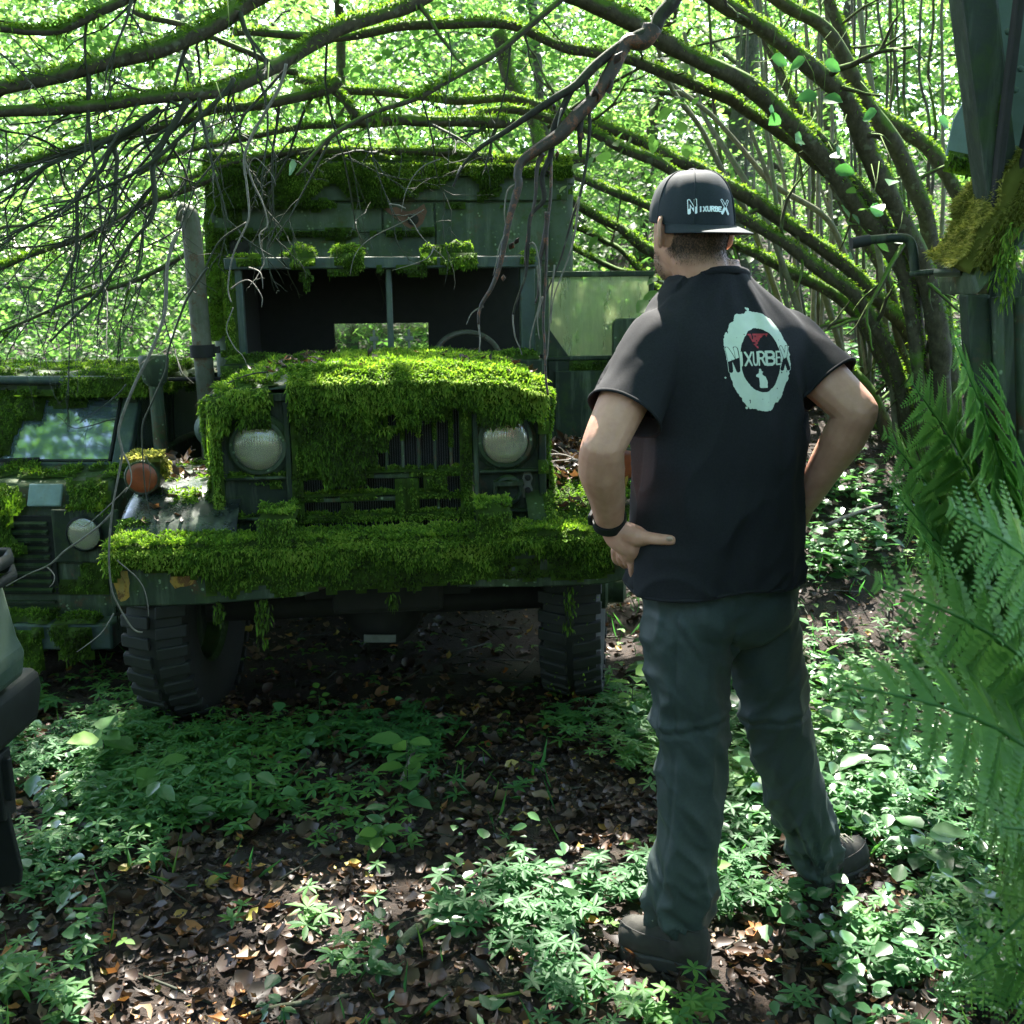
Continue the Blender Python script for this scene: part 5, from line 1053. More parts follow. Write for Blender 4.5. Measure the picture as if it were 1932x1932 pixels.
# trousers
for R__ in (LL[1], RL[1]): R__[:] = [r*.95 for r in R__]
tr = G()
ell(tr, (TC+up*.90), (br, bf, up), (.188, .135, .12), 24)
for P_, R_ in (LL, RL): limb(tr, P_, R_, 6, 24)
limb(tr, [TC+up*.86-br*.07-bf*.045, TC+up*.86+br*.09-bf*.045], [.095, .09])
v, f, nn = fuse(tr, .0075, 6, .5); z = v[:, 2]
lc = np.where(np.linalg.norm(v-np.array(LL[0][4]), axis=1)[:, None] < 9, 0, 0)
isL = np.abs(v[:, 0]-np.interp(-z, [-p[2] for p in LL[0]], [p[0] for p in LL[0]])) < np.abs(v[:, 0]-np.interp(-z, [-p[2] for p in RL[0]], [p[0] for p in RL[0]]))
cxl = np.where(isL, np.interp(z, [p[2] for p in LL[0]][::-1], [p[0] for p in LL[0]][::-1]), np.interp(z, [p[2] for p in RL[0]][::-1], [p[0] for p in RL[0]][::-1])); cyl = np.where(isL, 2.26, 2.43)
an = np.arctan2(v[:, 1]-cyl, v[:, 0]-cxl); sg = np.where(isL, 1., -1.)
c1 = np.stack([np.cos(an)*.9, np.sin(an)*.9, z*9+sg*.8*np.cos(an)], 1)
fo = (ridged(c1, 81)-.62)*(.016+.024*sstep(.38, .16, z)+.014*np.exp(-((z-.57)/.09)**2))+(ridged(c1*[1.3, 1.3, 2.4], 84)-.55)*(.007+.022*sstep(.33, .14, z))
fo += (ridged(np.stack([np.cos(an)*.7+z*2.5, np.sin(an)*.7, z*4.5], 1), 87)-.55)*.022*sstep(.6, .85, z)
zs_ = np.where(isL, .615, .575)+.02*np.cos(an); fo += .0035*np.exp(-((z-zs_)/.008)**2)+.0025*np.exp(-((z-zs_+.028)/.004)**2)-.003*np.exp(-((z-zs_+.016)/.006)**2)
fo -= .004*np.exp(-(((an+2.2 if True else an))/.05)**2)*isL
v = v+nn*fo[:, None]*sstep(.95, .86, z)[:, None]
bigmesh('trousers', v-po, f, M['trouser'], man, smooth=True)
# wristwatch
wd = nz(WL-EL); wc = WL-wd*.006
u, w, _ = frame_of(wd); g = G()
g.rings([[wc+wd*h+(.0365+e)*(math.cos(a)*u+math.sin(a)*w) for a in np.arange(32)*2*PI/32] for h, e in ((-.011, -.002), (-.011, .002), (.011, .002), (.011, -.002))], cap=False)
wt = g.build('watch', M['black_plastic'], man, 40, org=po, solid=.001)
nv = nz(np.array([-.75, .3, .2])-wd*np.dot(np.array([-.75, .3, .2]), wd)); sv = np.cross(wd, nv)
G().prism(rr(-.019, .019, -.017, .017, .007), wc+nv*.036, sv, wd, nv*.009).build('watch_case', M['black_plastic'], wt, 30, .002, org=po)
G().prism(rr(-.015, .015, -.013, .013, .005), wc+nv*.0455, sv, wd, nv*.0008).build('watch_screen', plain('watch_glass', (.02, .03, .035), .08), wt, 0, org=po)
# thumb nail
tn = at(1262, 1018, 2.176); ell(G(), tn+np.array([0, -.0065, .003]), (np.array(X), nz(np.array([0, .9, .4])), nz(np.array([0, -.4, .9]))), (.008, .0025, .0065), 10).build('thumb_nail', plain('nail', (.55, .36, .28), .3), man, 60, org=po)
# boots
def boot(heel, toe, ank, lean):
    heel, toe, ank = map(np.asarray, (heel, toe, ank)); d = toe-heel; L = np.linalg.norm(d[:2]); d = nz(d*[1, 1, 0]); s = np.cross(up, d); gz = heel[2]
    g = G(); R = []
    for t, hw, h in ((.0, .022, .06), (.03, .034, .085), (.12, .039, .1), (.3, .039, .105), (.45, .041, .1), (.6, .046, .082), (.75, .048, .068), (.88, .043, .062), (.96, .03, .052), (1.0, .012, .038)):
        c = heel+d*L*t+up*.022; R.append([c+s*hw*math.cos(a)+up*max(-.006, h*math.sin(a))*(1 if math.sin(a) > 0 else .2) for a in np.arange(20)*2*PI/20])
    g.rings(R); limb(g, [heel+d*L*.24+up*.06, heel*.4+ank*.6+d*L*.1+up*.02, ank+up*.03], [.05, .05, .052])
    v_, f_, n_ = fuse(g, .0055, 4); v_ = v_+n_*((fbm(v_, 40, 90, 2)-.5)*.004)[:, None]
    b_ = bigmesh('boot', v_-po, f_, M['boot'], man, smooth=True)
    out = [(.0, 0), (.015, .026), (.1, .039), (.3, .038), (.45, .040), (.65, .05), (.8, .05), (.92, .04), (.985, .022), (1.01, 0)]
    poly = [(t*L-.004, w_+.004) for t, w_ in out]+[(t*L-.004, -w_-.004) for t, w_ in out[-2:0:-1]]
    G().prism(poly, heel+up*-.012, d, s, up*.036).build('boot_sole', M['boot_sole'], b_, 30, .005, org=po)
    for sgn in (-1, 1):
        for zz, t0, t1 in ((.05, .02, .98), (.085, .05, .55)):
            G().tube([heel+d*L*t+s*sgn*(np.interp(t, [0, .03, .12, .45, .6, .75, .88, .96, 1], [.022, .034, .039, .041, .046, .048, .043, .03, .012])*math.sqrt(max(.05, 1-(zz/np.interp(t, [0, .12, .45, .6, .75, .96], [.06, .1, .1, .082, .068, .052])*.95)**2))+.001)+up*(.022+zz) for t in np.linspace(t0, t1, 12) if zz < np.interp(t, [0, .12, .45, .6, .75, .96], [.06, .1, .1, .082, .068, .052])], .0016, 5).build('seam', M['boot_sole'], b_, 60, org=po)
    for k in range(5):
        t = .34+.075*k; h = np.interp(t, [.3, .45, .6, .75], [.112, .106, .09, .074])+.022
        G().tube([heel+d*L*t+s*.026*e+up*(h-.014*abs(e)+.004) + d*(.006*e*(1 if k % 2 else -1)) for e in (-1, -.5, 0, .5, 1)], .0024, 6).build('lace', M['lace'], b_, 60, org=po)
    return b_
hl_, tl_ = at(1338, 1800, 2.165), at(1168, 1782, 2.27); hl_[2] = ground_z(hl_[0], hl_[1])+.014; tl_[2] = hl_[2]
boot(hl_, tl_, LL[0][-1], 0)
hr2, tr2 = at(1520, 1655, 2.50), at(1625, 1690, 2.54); hr2[2] = ground_z(hr2[0], hr2[1])+.014
tr2 = hr2+nz((tr2-hr2)*[1, 1, 0])*.0; tr2 = hr2+nz(np.array([.78, .62, 0]))*.27
boot(hr2, tr2, RL[0][-1], 0)
# ------------------------------------------------------------------ places the sun reaches
for px, py, Y, r in ((700, 690, 3.75, .16), (800, 700, 3.7, .12), (930, 720, 3.65, .1), (350, 1040, 3.25, .07), (370, 880, 3.7, .09), (330, 920, 3.6, .06), (620, 300, 5.6, .3), (950, 310, 5.6, .2), (860, 480, 4.85, .08), (630, 500, 4.85, .06),
                     (1310, 330, 2.35, .14), (1200, 600, 2.3, .1), (1440, 530, 2.42, .1), (1500, 620, 2.45, .07), (1620, 760, 2.3, .07), (1215, 1000, 2.25, .035), (1530, 1350, 2.42, .06), (1400, 438, 2.2, .05)):
    gap(px, py, Y, r+.09)
for px, py, r in ((520, 1790, .13), (590, 1815, .09), (450, 1850, .07), (250, 1885, .10), (1095, 1510, .09), (1070, 1600, .06), (1230, 1730, .10), (1060, 1800, .11), (1130, 1870, .09), (1480, 1720, .12), (1400, 1790, .09), (1150, 1225, .1), (90, 1500, .06), (1700, 1880, .12),
                  (1650, 1760, .1), (820, 1710, .05), (1010, 1690, .06), (1240, 1900, .09), (1550, 1860, .09), (700, 1700, .04)):
    q = at(px, py, 1.0) - np.array([0, 0, CAM_H]); q = np.array([0, 0, CAM_H])+q*(CAM_H/-q[2]); GAPS.append((q, r+.07))
for k in range(130):
    q = np.array([rng.uniform(.75, 3.0), rng.uniform(2.3, 7.0), 0]); q[2] = ground_z(q[0], q[1])+.05; GAPS.append((q, rng.uniform(.14, .34)))

# ------------------------------------------------------------------ hazel with arching mossy stems on the right bank
hb = np.array([2.25, 6.0, float(ground_z(2.25, 6.0))])
hazel = thing('hazel_tree', 'many stemmed hazel with mossy stems fanning out from the bank behind the man', 'tree', hb)
mz = Moss()
def stem(pix, Y0, Y1, r0, r1, mat='bark', name='stem', parent=None, moss=mz, amp=.05, per_m=420, cover=.75, seed=None, org=None, mL=.02, sides=10, rp=1.0):
    stem.k += 1
    if r0 > .03: r0, r1 = r0*.62, r1*(.62 if r1 > .03 else .85)
    P, R, o = branch(name, pix, Y0, Y1, r0, r1, mat, hazel if parent is None else parent, hb if org is None else org, 8, sides, amp, moss, per_m, cover, mL, stem.k if seed is None else seed, rp)
    if r0 > .017 and mat == 'bark':
        for _ in range(7):
            i = rng.integers(8, len(P)-2); d = nz(P[i+1]-P[i])*rng.choice([-.3, .8])+rng.normal(0, .7, 3); g = G(); twiglets(g, P[i], d, rng.uniform(.08, .55), R[i]*rng.uniform(.25, .45), 1 if rng.random() < .6 else 0, .8, 0); g.build('twig', M['bark'], hazel if parent is None else parent, 180, org=hb if org is None else org)
    return P, R, o
stem.k = 0
BASE = [(1775, 930), (1770, 830)]
S1 = stem(BASE+[(1752, 700), (1720, 570), (1666, 455), (1600, 355), (1530, 270), (1460, 198), (1390, 150), (1290, 95), (1200, 42), (1090, -5), (960, -45), (870, -40), (780, 5), (715, 35), (640, 65), (565, 100), (500, 125), (425, 160), (350, 180), (250, 195), (115, 207), (-20, 213), (-160, 235)], 6.0, 3.6, .085, .022, cover=.6)
stem(BASE+[(1766, 575), (1716, 500), (1666, 425), (1606, 360), (1541, 300), (1466, 250), (1416, 215), (1381, 185), (1326, 165), (1246, 140), (1166, 105), (1066, 85), (966, 55), (880, 45), (760, 45), (640, 65), (540, 72), (440, 60)], 6.05, 4.6, .065, .018, cover=.85)
stem(BASE+[(1716, 640), (1666, 575), (1606, 510), (1541, 465), (1466, 415), (1391, 365), (1316, 320), (1276, 305), (1226, 275), (1176, 250), (1116, 235), (1041, 212), (966, 185), (860, 184), (750, 175), (640, 168), (560, 150)], 6.0, 5.6, .075, .02, cover=.95)
stem([(1740, 900), (1700, 720), (1641, 600), (1606, 550), (1541, 505), (1491, 465), (1446, 435), (1391, 400), (1276, 325), (1226, 295), (1166, 275), (1111, 250), (1040, 228), (966, 210), (880, 218), (780, 225), (690, 235), (570, 240), (450, 262), (340, 282), (260, 330)], 5.9, 5.4, .065, .014, cover=.95)
stem([(1730, 930), (1690, 740), (1641, 625), (1611, 590), (1556, 550), (1496, 518), (1441, 488), (1391, 462), (1310, 430), (1231, 395), (1191, 375), (1141, 355), (1081, 335), (1040, 310)], 6.0, 6.9, .07, .035, cover=.95)
stem([(1700, 930), (1660, 780), (1600, 690), (1520, 625), (1440, 570), (1350, 520), (1236, 480), (1176, 430), (1131, 410), (1081, 380), (1020, 350)], 6.1, 7.0, .075, .03, cover=.55)
stem([(1690, 920), (1640, 800), (1560, 700), (1460, 640), (1340, 590), (1251, 535), (1196, 515), (1141, 495), (1081, 465), (1030, 420)], 6.2, 7.2, .05, .016, cover=.5)
stem([(1400, 640), (1290, 560), (1236, 540), (1176, 470), (1141, 455), (1081, 425), (1030, 420)], 6.4, 7.1, .035, .018, cover=.7)
stem([(1790, 930), (1785, 780), (1770, 640), (1750, 520), (1700, 400), (1640, 300), (1601, 210), (1566, 165), (1506, 110), (1441, 55), (1356, 0), (1260, -60), (1150, -110)], 5.8, 4.9, .095, .05, cover=.55)
stem([(1800, 930), (1795, 780), (1790, 680), (1771, 550), (1756, 475), (1746, 400), (1716, 330), (1691, 280), (1651, 215), (1616, 155), (1581, 95), (1541, 45), (1476, 0), (1400, -60)], 6.1, 5.5, .095, .05, cover=.5)
stem([(1900, 930), (1870, 560), (1836, 440), (1826, 400), (1786, 340), (1746, 285), (1706, 250), (1651, 210), (1606, 140), (1590, 60), (1560, -20)], 6.0, 5.9, .085, .045, cover=.7)
stem([(1745, 900), (1700, 620), (1650, 480), (1600, 400), (1566, 330), (1541, 260), (1490, 170), (1452, 90), (1400, 0), (1370, -60)], 6.3, 6.8, .05, .03, cover=.7)
stem([(1760, 900), (1728, 640), (1700, 520), (1668, 430), (1640, 380), (1600, 330), (1570, 280), (1530, 240), (1480, 215)], 5.7, 5.4, .06, .03, cover=.6)
for px in ([(1745, 880), (1730, 560), (1706, 425), (1666, 310), (1631, 225), (1596, 160), (1566, 75), (1561, 0), (1555, -60)], [(1700, 900), (1660, 500), (1641, 180), (1626, 0), (1622, -60)], [(1660, 880), (1620, 600), (1571, 430), (1466, 350), (1400, 280), (1330, 210), (1230, 130), (1170, 80)],
           [(1640, 860), (1560, 560), (1520, 470), (1460, 360), (1420, 260), (1400, 200)], [(1590, 860), (1480, 520), (1440, 400), (1380, 300), (1330, 220), (1310, 140), (1290, 60)], [(1560, 860), (1480, 600), (1420, 430), (1330, 260), (1270, 170), (1240, 90)]):
    stem(px, 6.0+rng.random(), 5.6+rng.random(), .022, .012, 'bark_pale', moss=None, amp=.04, sides=6)
for k in range(26):
    x = rng.uniform(1380, 1790); dx = rng.uniform(-130, 40); Y = rng.uniform(6.2, 8.5)
    stem([(x, 900), (x+dx*.3, 600), (x+dx*.6, 350), (x+dx*.9, 120), (x+dx, -60)], Y, Y+.3, rng.uniform(.011, .02), .008, ('bark', 'bark_pale', 'bark_plain')[k % 3], moss=None, amp=.08, sides=6)
mz.build(hazel)
# twigs that hang from the long overhead stem
P1, R1 = S1[0], S1[1]
lo = np.where(P1[:, 0] < -.62)[0]
for k in range(14):
    i = rng.choice(lo); g = G(); dirn = np.array([rng.normal(-.55, .45), rng.normal(-.1, .4), rng.normal(-.55, .4)])
    twiglets(g, P1[i], dirn, rng.uniform(.4, 1.2), R1[i]*rng.uniform(.2, .34), 2, .8, .04); g.build('twig', M['twig'], hazel, 180, org=hb)
for pix, r in (([(300, 205), (260, 230), (210, 260), (150, 290), (100, 310), (50, 340), (-10, 368)], .014), ([(355, 188), (330, 230), (310, 262), (290, 300), (285, 330), (291, 380), (280, 420), (250, 455), (215, 510), (180, 560), (140, 600), (95, 645)], .013),
               ([(205, 268), (216, 300), (214, 340), (216, 400), (210, 412)], .012), ([(300, 207), (215, 270), (190, 320), (150, 365), (148, 420), (145, 480), (120, 540), (95, 600)], .010), ([(440, 150), (430, 175), (350, 250), (290, 300), (240, 330), (150, 372), (60, 420), (0, 455)], .010)):
    P, R, o = branch('twig', pix, 3.95, 3.8, r, r*.35, 'twig', hazel, hb, 5, 6, .03, None, seed=int(pix[0][0]))
    for j in range(9):
        i = rng.integers(2, len(P)-1); g = G(); twiglets(g, P[i], np.array([rng.normal(-.5, .5), rng.normal(0, .4), rng.normal(-.5, .4)]), rng.uniform(.15, .5), R[i]*.55, 1, .8, .05); g.build('twig', M['twig'], hazel, 180, org=hb)
# leaves of the hazel, near sprays one by one
c = np.stack([rng.uniform(.2, 4.6, 1100), rng.uniform(4.6, 8.6, 1100), rng.uniform(1.5, 4.8, 1100)], 1); c[:, 2] += .12*(c[:, 1]-4.6)
c = c[(c[:, 0] > .12*c[:, 1]-.1) & ~((c[:, 2] < 3.3) & (rng.random(len(c)) < .55))]
crown('crown', c-0, .075, M['leaf_far'], None, 9, .4, LEAF8, .4); o = bpy.context.scene.objects['crown']; o.parent = hazel; o.location = -Vector(hb.tolist())
for x, y, Y in ((1450, 205, 4.6), (1470, 218, 4.6), (1500, 256, 4.5), (1510, 262, 4.5), (1542, 178, 4.4), (1553, 185, 4.4), (1590, 285, 4.4), (1570, 290, 4.4), (1650, 388, 4.5), (1640, 392, 4.5), (1685, 340, 4.6), (1520, 112, 4.4), (1455, 108, 4.5), (1555, 118, 4.4), (1500, 55, 4.5), (490, 240, 3.6), (420, 240, 3.6), (425, 113, 3.5), (560, 310, 4), (1655, 210, 4.6), (1770, 225, 4.6), (1690, 450, 5), (1575, 318, 4.6)):
    p = at(x, y, Y); a = rng.uniform(0, 2*PI); d = np.array([[math.cos(a), math.sin(a), -.25]]); n_ = np.array([[rng.normal(0, .4), -1.0, .35]])
    v, f = leaves(np.zeros((1, 3)), d, n_, .085 if Y > 3.8 else .045, LEAF8); o = bigmesh('leaf', v, f, M['leaf_near'], hazel, np.full(9, .95 if (x, y) == (425, 113) else rng.random()*.6)); o.location = Vector((p-hb).tolist())
    dv = np.array([rng.uniform(-.05, .1), rng.uniform(0, .2), rng.uniform(.1, .22)]); G().tube([p, p+dv*.5+[.01, 0, .01], p+dv], [.001, .0015, .002], 5).build('twig', M['bark'], hazel, 180, org=hb)

# ------------------------------------------------------------------ other boughs overhead
def bough(label, pix, Y0, Y1, r0, r1, ntw, cover, mat='bark', tw=.7, per_m=420, down=.05, tdir=(-.4, 0, -.5), tmat='twig', name='overhanging_branch', cat='branch', sides=8):
    o = at(*pix[0], Y0); t = thing(name, label, cat, o); m = Moss(); stem.k += 1
    P, R, b = branch('bough', pix, Y0, Y1, r0, r1, mat, t, o, 8, sides, .05, m, per_m, cover, .022, stem.k)
    # hanging wisps of moss under the bough
    for k in range(int(10*cover)):
        i = rng.integers(1, len(P)-1); n = 26; p = P[i]-o+rng.normal(0, .012, (n, 3))-np.array([0, 0, 1])*rng.random((n, 1))*rng.uniform(.02, .07); m.strands(p, np.repeat([[0, -.2, -1.]], n, 0), .022, .003, .9, .5, (.05, .6))
    m.build(t)
    for k in range((ntw*3+4)//5):
        i = rng.integers(1, len(P)-1); g = G(); d = np.array(tdir)+rng.normal(0, .45, 3); twiglets(g, P[i], d, tw*rng.uniform(.35, 1.1), max(.004, R[i]*.35), 2, .9, down); g.build('twig', M[tmat], t, 180, org=o)
    return t, P, R, o
bough('mossy bough sloping across the top left corner above the long bare stem', [(620, -70), (480, 0), (440, 22), (380, 60), (300, 95), (200, 125), (90, 155), (0, 172), (-120, 190)], 4.2, 3.7, .035, .02, 12, .9)
bough('thin dark bough in the extreme top left corner', [(330, -60), (240, 5), (180, 30), (120, 52), (60, 48), (0, 40), (-90, 50)], 3.9, 3.6, .02, .012, 8, .4)
bough('mossy bough lying along the roof of the truck box', [(1120, 296), (1040, 298), (966, 298), (850, 291), (700, 286), (600, 288), (520, 292), (430, 310), (340, 345)], 5.75, 5.4, .03, .014, 7, .98, tw=.5)
bough('slim mossy bough dipping left below the long stem', [(640, 150), (560, 185), (480, 205), (400, 205), (330, 225), (240, 250), (130, 285), (0, 330), (-80, 350)], 4.6, 4.2, .024, .014, 12, .8)
bough('mossy side limb with a stub above the truck roof', [(600, 150), (640, 180), (665, 215), (680, 236), (760, 228), (860, 222), (960, 230)], 5.2, 5.3, .02, .026, 5, .8, tw=.4)
bough('steep thin limb crossing behind the dangling dead branch', [(940, 60), (960, 150), (1000, 215), (1020, 280), (1040, 320)], 7.6, 7.4, .05, .04, 2, .6)
bough('slender limb with yellow moss tufts left of the dead branch', [(1090, -30), (1000, 45), (930, 100), (850, 150), (780, 190), (700, 215), (620, 260), (560, 330)], 3.6, 3.3, .012, .006, 9, .3, tw=.45, tdir=(-.1, 0, -.8))
bough('straight dark limb slanting through the leaves at the upper left', [(560, 135), (490, 100), (420, 70), (340, 40), (250, 20)], 5, 4.8, .016, .012, 6, .3)
bough('low sagging mossy limb at the left above the car', [(410, 330), (330, 370), (260, 400), (200, 430), (100, 470), (0, 510), (-80, 540)], 5.0, 4.6, .018, .010, 14, .8, tw=.8)
bough('lower dark limb drooping towards the car roof', [(380, 455), (300, 500), (240, 530), (160, 560), (60, 600), (-30, 640)], 5.0, 4.7, .013, .007, 12, .5, tw=.7)
# dead branch with red rotten bark that dangles in front of the truck
do = at(1268, 0, 3.0); db = thing('dead_branch', 'dead dark branch with flaking red bark dangling in front of the truck box', 'branch', do)
stem.k = 200
def dl(pix, Y0, Y1, r0, r1, mat, name='limb', sides=8, amp=.02):
    stem.k += 1; return branch(name, pix, Y0, Y1, r0, r1, mat, db, do, 6, sides, amp, None, seed=stem.k, rp=.8)
dl([(1300, -70), (1268, 0), (1243, 29), (1230, 54), (1192, 72), (1160, 92), (1119, 124), (1084, 159), (1046, 181), (992, 216), (944, 248), (903, 276), (871, 314), (855, 352)], 3.0, 2.95, .026, .003, 'dead_wood')
dl([(1230, 54), (1210, 82), (1179, 86), (1154, 136), (1122, 190), (1090, 222), (1055, 260), (1014, 286), (982, 311), (976, 336), (979, 355), (966, 409), (957, 463), (947, 508), (932, 546), (912, 578), (903, 612)], 3.0, 2.9, .027, .004, 'red_bark')
dl([(1084, 159), (1065, 203), (1049, 241), (1043, 292), (1027, 333), (1030, 375), (1005, 406), (1000, 460), (995, 514), (982, 555), (968, 593)], 2.98, 2.92, .011, .003, 'dead_wood')
dl([(1103, 140), (1106, 190), (1109, 241), (1103, 311), (1093, 371), (1081, 409), (1065, 470), (1052, 508), (1030, 555), (1017, 587)], 2.98, 2.95, .006, .002, 'dead_wood')
dl([(1025, 290), (1014, 320), (1011, 377), (998, 445), (990, 500)], 2.95, 2.93, .008, .002, 'red_bark')
dl([(1032, 400), (1022, 455), (1014, 495), (1012, 540), (1010, 572)], 2.95, 2.93, .009, .003, 'red_bark')
dl([(1098, 205), (1095, 250), (1096, 296)], 2.98, 2.97, .013, .004, 'dead_wood')
dl([(1040, 290), (1038, 370), (1030, 430), (1027, 520), (1024, 600), (1028, 650), (1030, 700), (1034, 745)], 2.97, 2.9, .005, .003, 'red_bark')
for pix in ([(912, 578), (890, 592), (880, 612)], [(903, 612), (906, 640), (904, 665)], [(966, 409), (952, 440), (938, 470), (930, 520)], [(979, 345), (960, 360), (955, 400), (958, 440), (944, 485)], [(1024, 560), (1014, 600), (1018, 640)], [(1014, 500), (1022, 560), (1008, 620), (1000, 660)], [(1046, 500), (1040, 560), (1033, 640), (1030, 680)], [(968, 593), (972, 640), (985, 670)], [(870, 314), (862, 330)], [(1060, 205), (1052, 240)],
            [(1000, 460), (1012, 470), (1020, 520), (1018, 600)], [(1093, 371), (1085, 440), (1075, 480), (1060, 520), (1046, 560), (1040, 610)]):
    dl(pix, 2.93, 2.91, .0035, .0014, 'twig_pale', 'twig', 5, .015)
for x, y, s in ((1160, 118, .03), (1128, 190, .035), (1150, 175, .05), (1042, 200, .022), (1052, 285, .02), (978, 330, .018), (972, 460, .02), (962, 470, .025), (950, 520, .015), (1098, 250, .02), (1040, 330, .018)):
    p = at(x, y, 2.96); v, f = leaves(np.zeros((1, 3)), rng.normal(0, 1, (1, 3))*[.3, .3, 1], rng.normal(0, 1, (1, 3))+[0, -1, 0], s, DEAD); b_ = bigmesh('bark_flake', v, f, M['red_bark'], db); b_.location = Vector((p-do).tolist()); b_.modifiers.new('s', 'SOLIDIFY').thickness = .003
# pale dead twig that hangs down in front of the car
def hang(label, runs, Y):
    o = at(*runs[0][0][0], Y); t = thing('hanging_twig', label, 'twig', o)
    for pix, r0, r1, mt in runs: r0, r1 = r0*.72, r1*.75; stem.k += 1; branch('twig', pix, Y, Y-.05, r0, r1, mt, t, o, 6, 6, .015, None, seed=stem.k)
    return t
hang('long pale bare twig hanging in front of the low car and bumper end', [([(335, 440), (320, 500), (316, 560), (310, 600), (285, 660), (251, 727), (224, 806), (230, 854), (221, 912), (212, 966), (206, 1042), (209, 1100), (218, 1133), (248, 1184), (269, 1193)], .0075, .003, 'twig_pale'),
     ([(230, 850), (243, 880), (246, 910), (236, 930)], .004, .0015, 'twig_pale'), ([(212, 966), (181, 995), (151, 1018), (120, 1040), (91, 1066), (50, 1085), (12, 1106)], .005, .003, 'twig_pale'), ([(87, 1068), (100, 1085), (93, 1108)], .003, .0012, 'twig_pale'), ([(215, 1157), (190, 1195), (145, 1230)], .003, .0012, 'twig_pale'),
     ([(221, 1057), (254, 1084), (272, 1114), (280, 1163)], .003, .0015, 'twig_pale'), ([(240, 920), (170, 985), (150, 990)], .003, .001, 'twig_pale'), ([(238, 725), (200, 760), (150, 798)], .003, .001, 'twig'), ([(219, 790), (170, 805), (135, 808), (110, 785)], .003, .001, 'twig')], 2.9)
hang('darker knotted twig hanging beside the long pale one over the turn signal', [([(392, 505), (370, 540), (350, 575), (321, 660), (315, 700), (291, 757), (271, 803), (270, 854), (274, 921), (282, 970)], .005, .002, 'twig'), ([(274, 860), (282, 890), (278, 935)], .0025, .001, 'twig')], 2.95)
hang('forked pale twig dangling over the left side of the truck box', [([(540, 120), (525, 165), (500, 210), (475, 255), (460, 300), (465, 350), (470, 400), (465, 425), (440, 480), (430, 540), (436, 570)], .007, .0025, 'twig_pale'), ([(460, 300), (475, 345), (495, 385), (505, 425), (490, 445), (500, 490)], .005, .0015, 'twig_pale'), ([(465, 420), (415, 455), (380, 520), (330, 580)], .005, .002, 'twig'),
     ([(465, 330), (480, 300), (510, 330), (520, 350)], .003, .001, 'twig_pale'), ([(436, 545), (470, 530), (495, 560), (494, 580)], .004, .001, 'twig_pale'), ([(440, 580), (425, 620), (440, 655), (455, 670), (465, 690)], .003, .001, 'twig_pale'), ([(470, 505), (490, 515), (496, 545)], .004, .001, 'twig_pale')], 3.2)
hang('thin curved twigs dangling over the middle of the truck box', [([(845, 60), (850, 120), (840, 190), (848, 240), (845, 320)], .004, .0015, 'twig'), ([(830, 300), (790, 320), (765, 360), (757, 400)], .003, .001, 'twig_pale'), ([(800, 395), (760, 420), (700, 450), (670, 480), (660, 520)], .003, .001, 'twig_pale'), ([(770, 410), (790, 445), (815, 470), (840, 490)], .003, .001, 'twig_pale'), ([(818, 468), (800, 490), (740, 510)], .003, .001, 'twig_pale'), ([(735, 385), (765, 393)], .004, .002, 'twig_pale')], 3.3)

# ------------------------------------------------------------------ trees behind
TREES = [(-8.5, 13, 'slender leafy tree far left behind the abandoned car', .1), (-5.6, 11, 'leafy tree behind the abandoned car', .09), (-3.6, 13.5, 'tree rising behind the exhaust stack of the truck', .11), (-1.6, 10.5, 'dark thin tree behind the left part of the truck box', .08), (.35, 10.2, 'grey trunked tree above the middle of the truck box', .075),
         (1.6, 13.5, 'leafy tree right of the truck box', .1), (2.75, 12.6, 'thick dark trunked tree behind the cap of the man', .2), (4.3, 14, 'tree beyond the hazel stems', .1), (5.6, 11.5, 'tall slim tree beyond the hazel at the right', .08), (8.5, 13, 'leafy tree behind the rusting vehicle at the right edge', .12), (-.9, 16.5, 'tall tree in the far background over the truck', .14), (5.2, 18, 'far tree glimpsed between the hazel stems', .12)]
cen = []
nS = 32000
y = 8.2+13*rng.random(nS)**.8; x = rng.uniform(-1, 1, nS)*(.56*y+1.2); z = rng.uniform(0, 1, nS)**.9*(1.9+.33*y)+.1
cen = np.stack([x, y, z], 1); g0 = ground_z(x, y); cen[:, 2] = np.maximum(cen[:, 2], g0+.1)
cen = cen[~((cen[:, 1] < 9.2) & (np.abs(cen[:, 0]+.3) < 1.6) & (cen[:, 2] < 2.5))]
dn = fbm(cen*[1, .6, 1.2], .55, 31, 2); cen = cen[rng.random(len(cen)) < sstep(.33, .56, dn)*.85+.15]
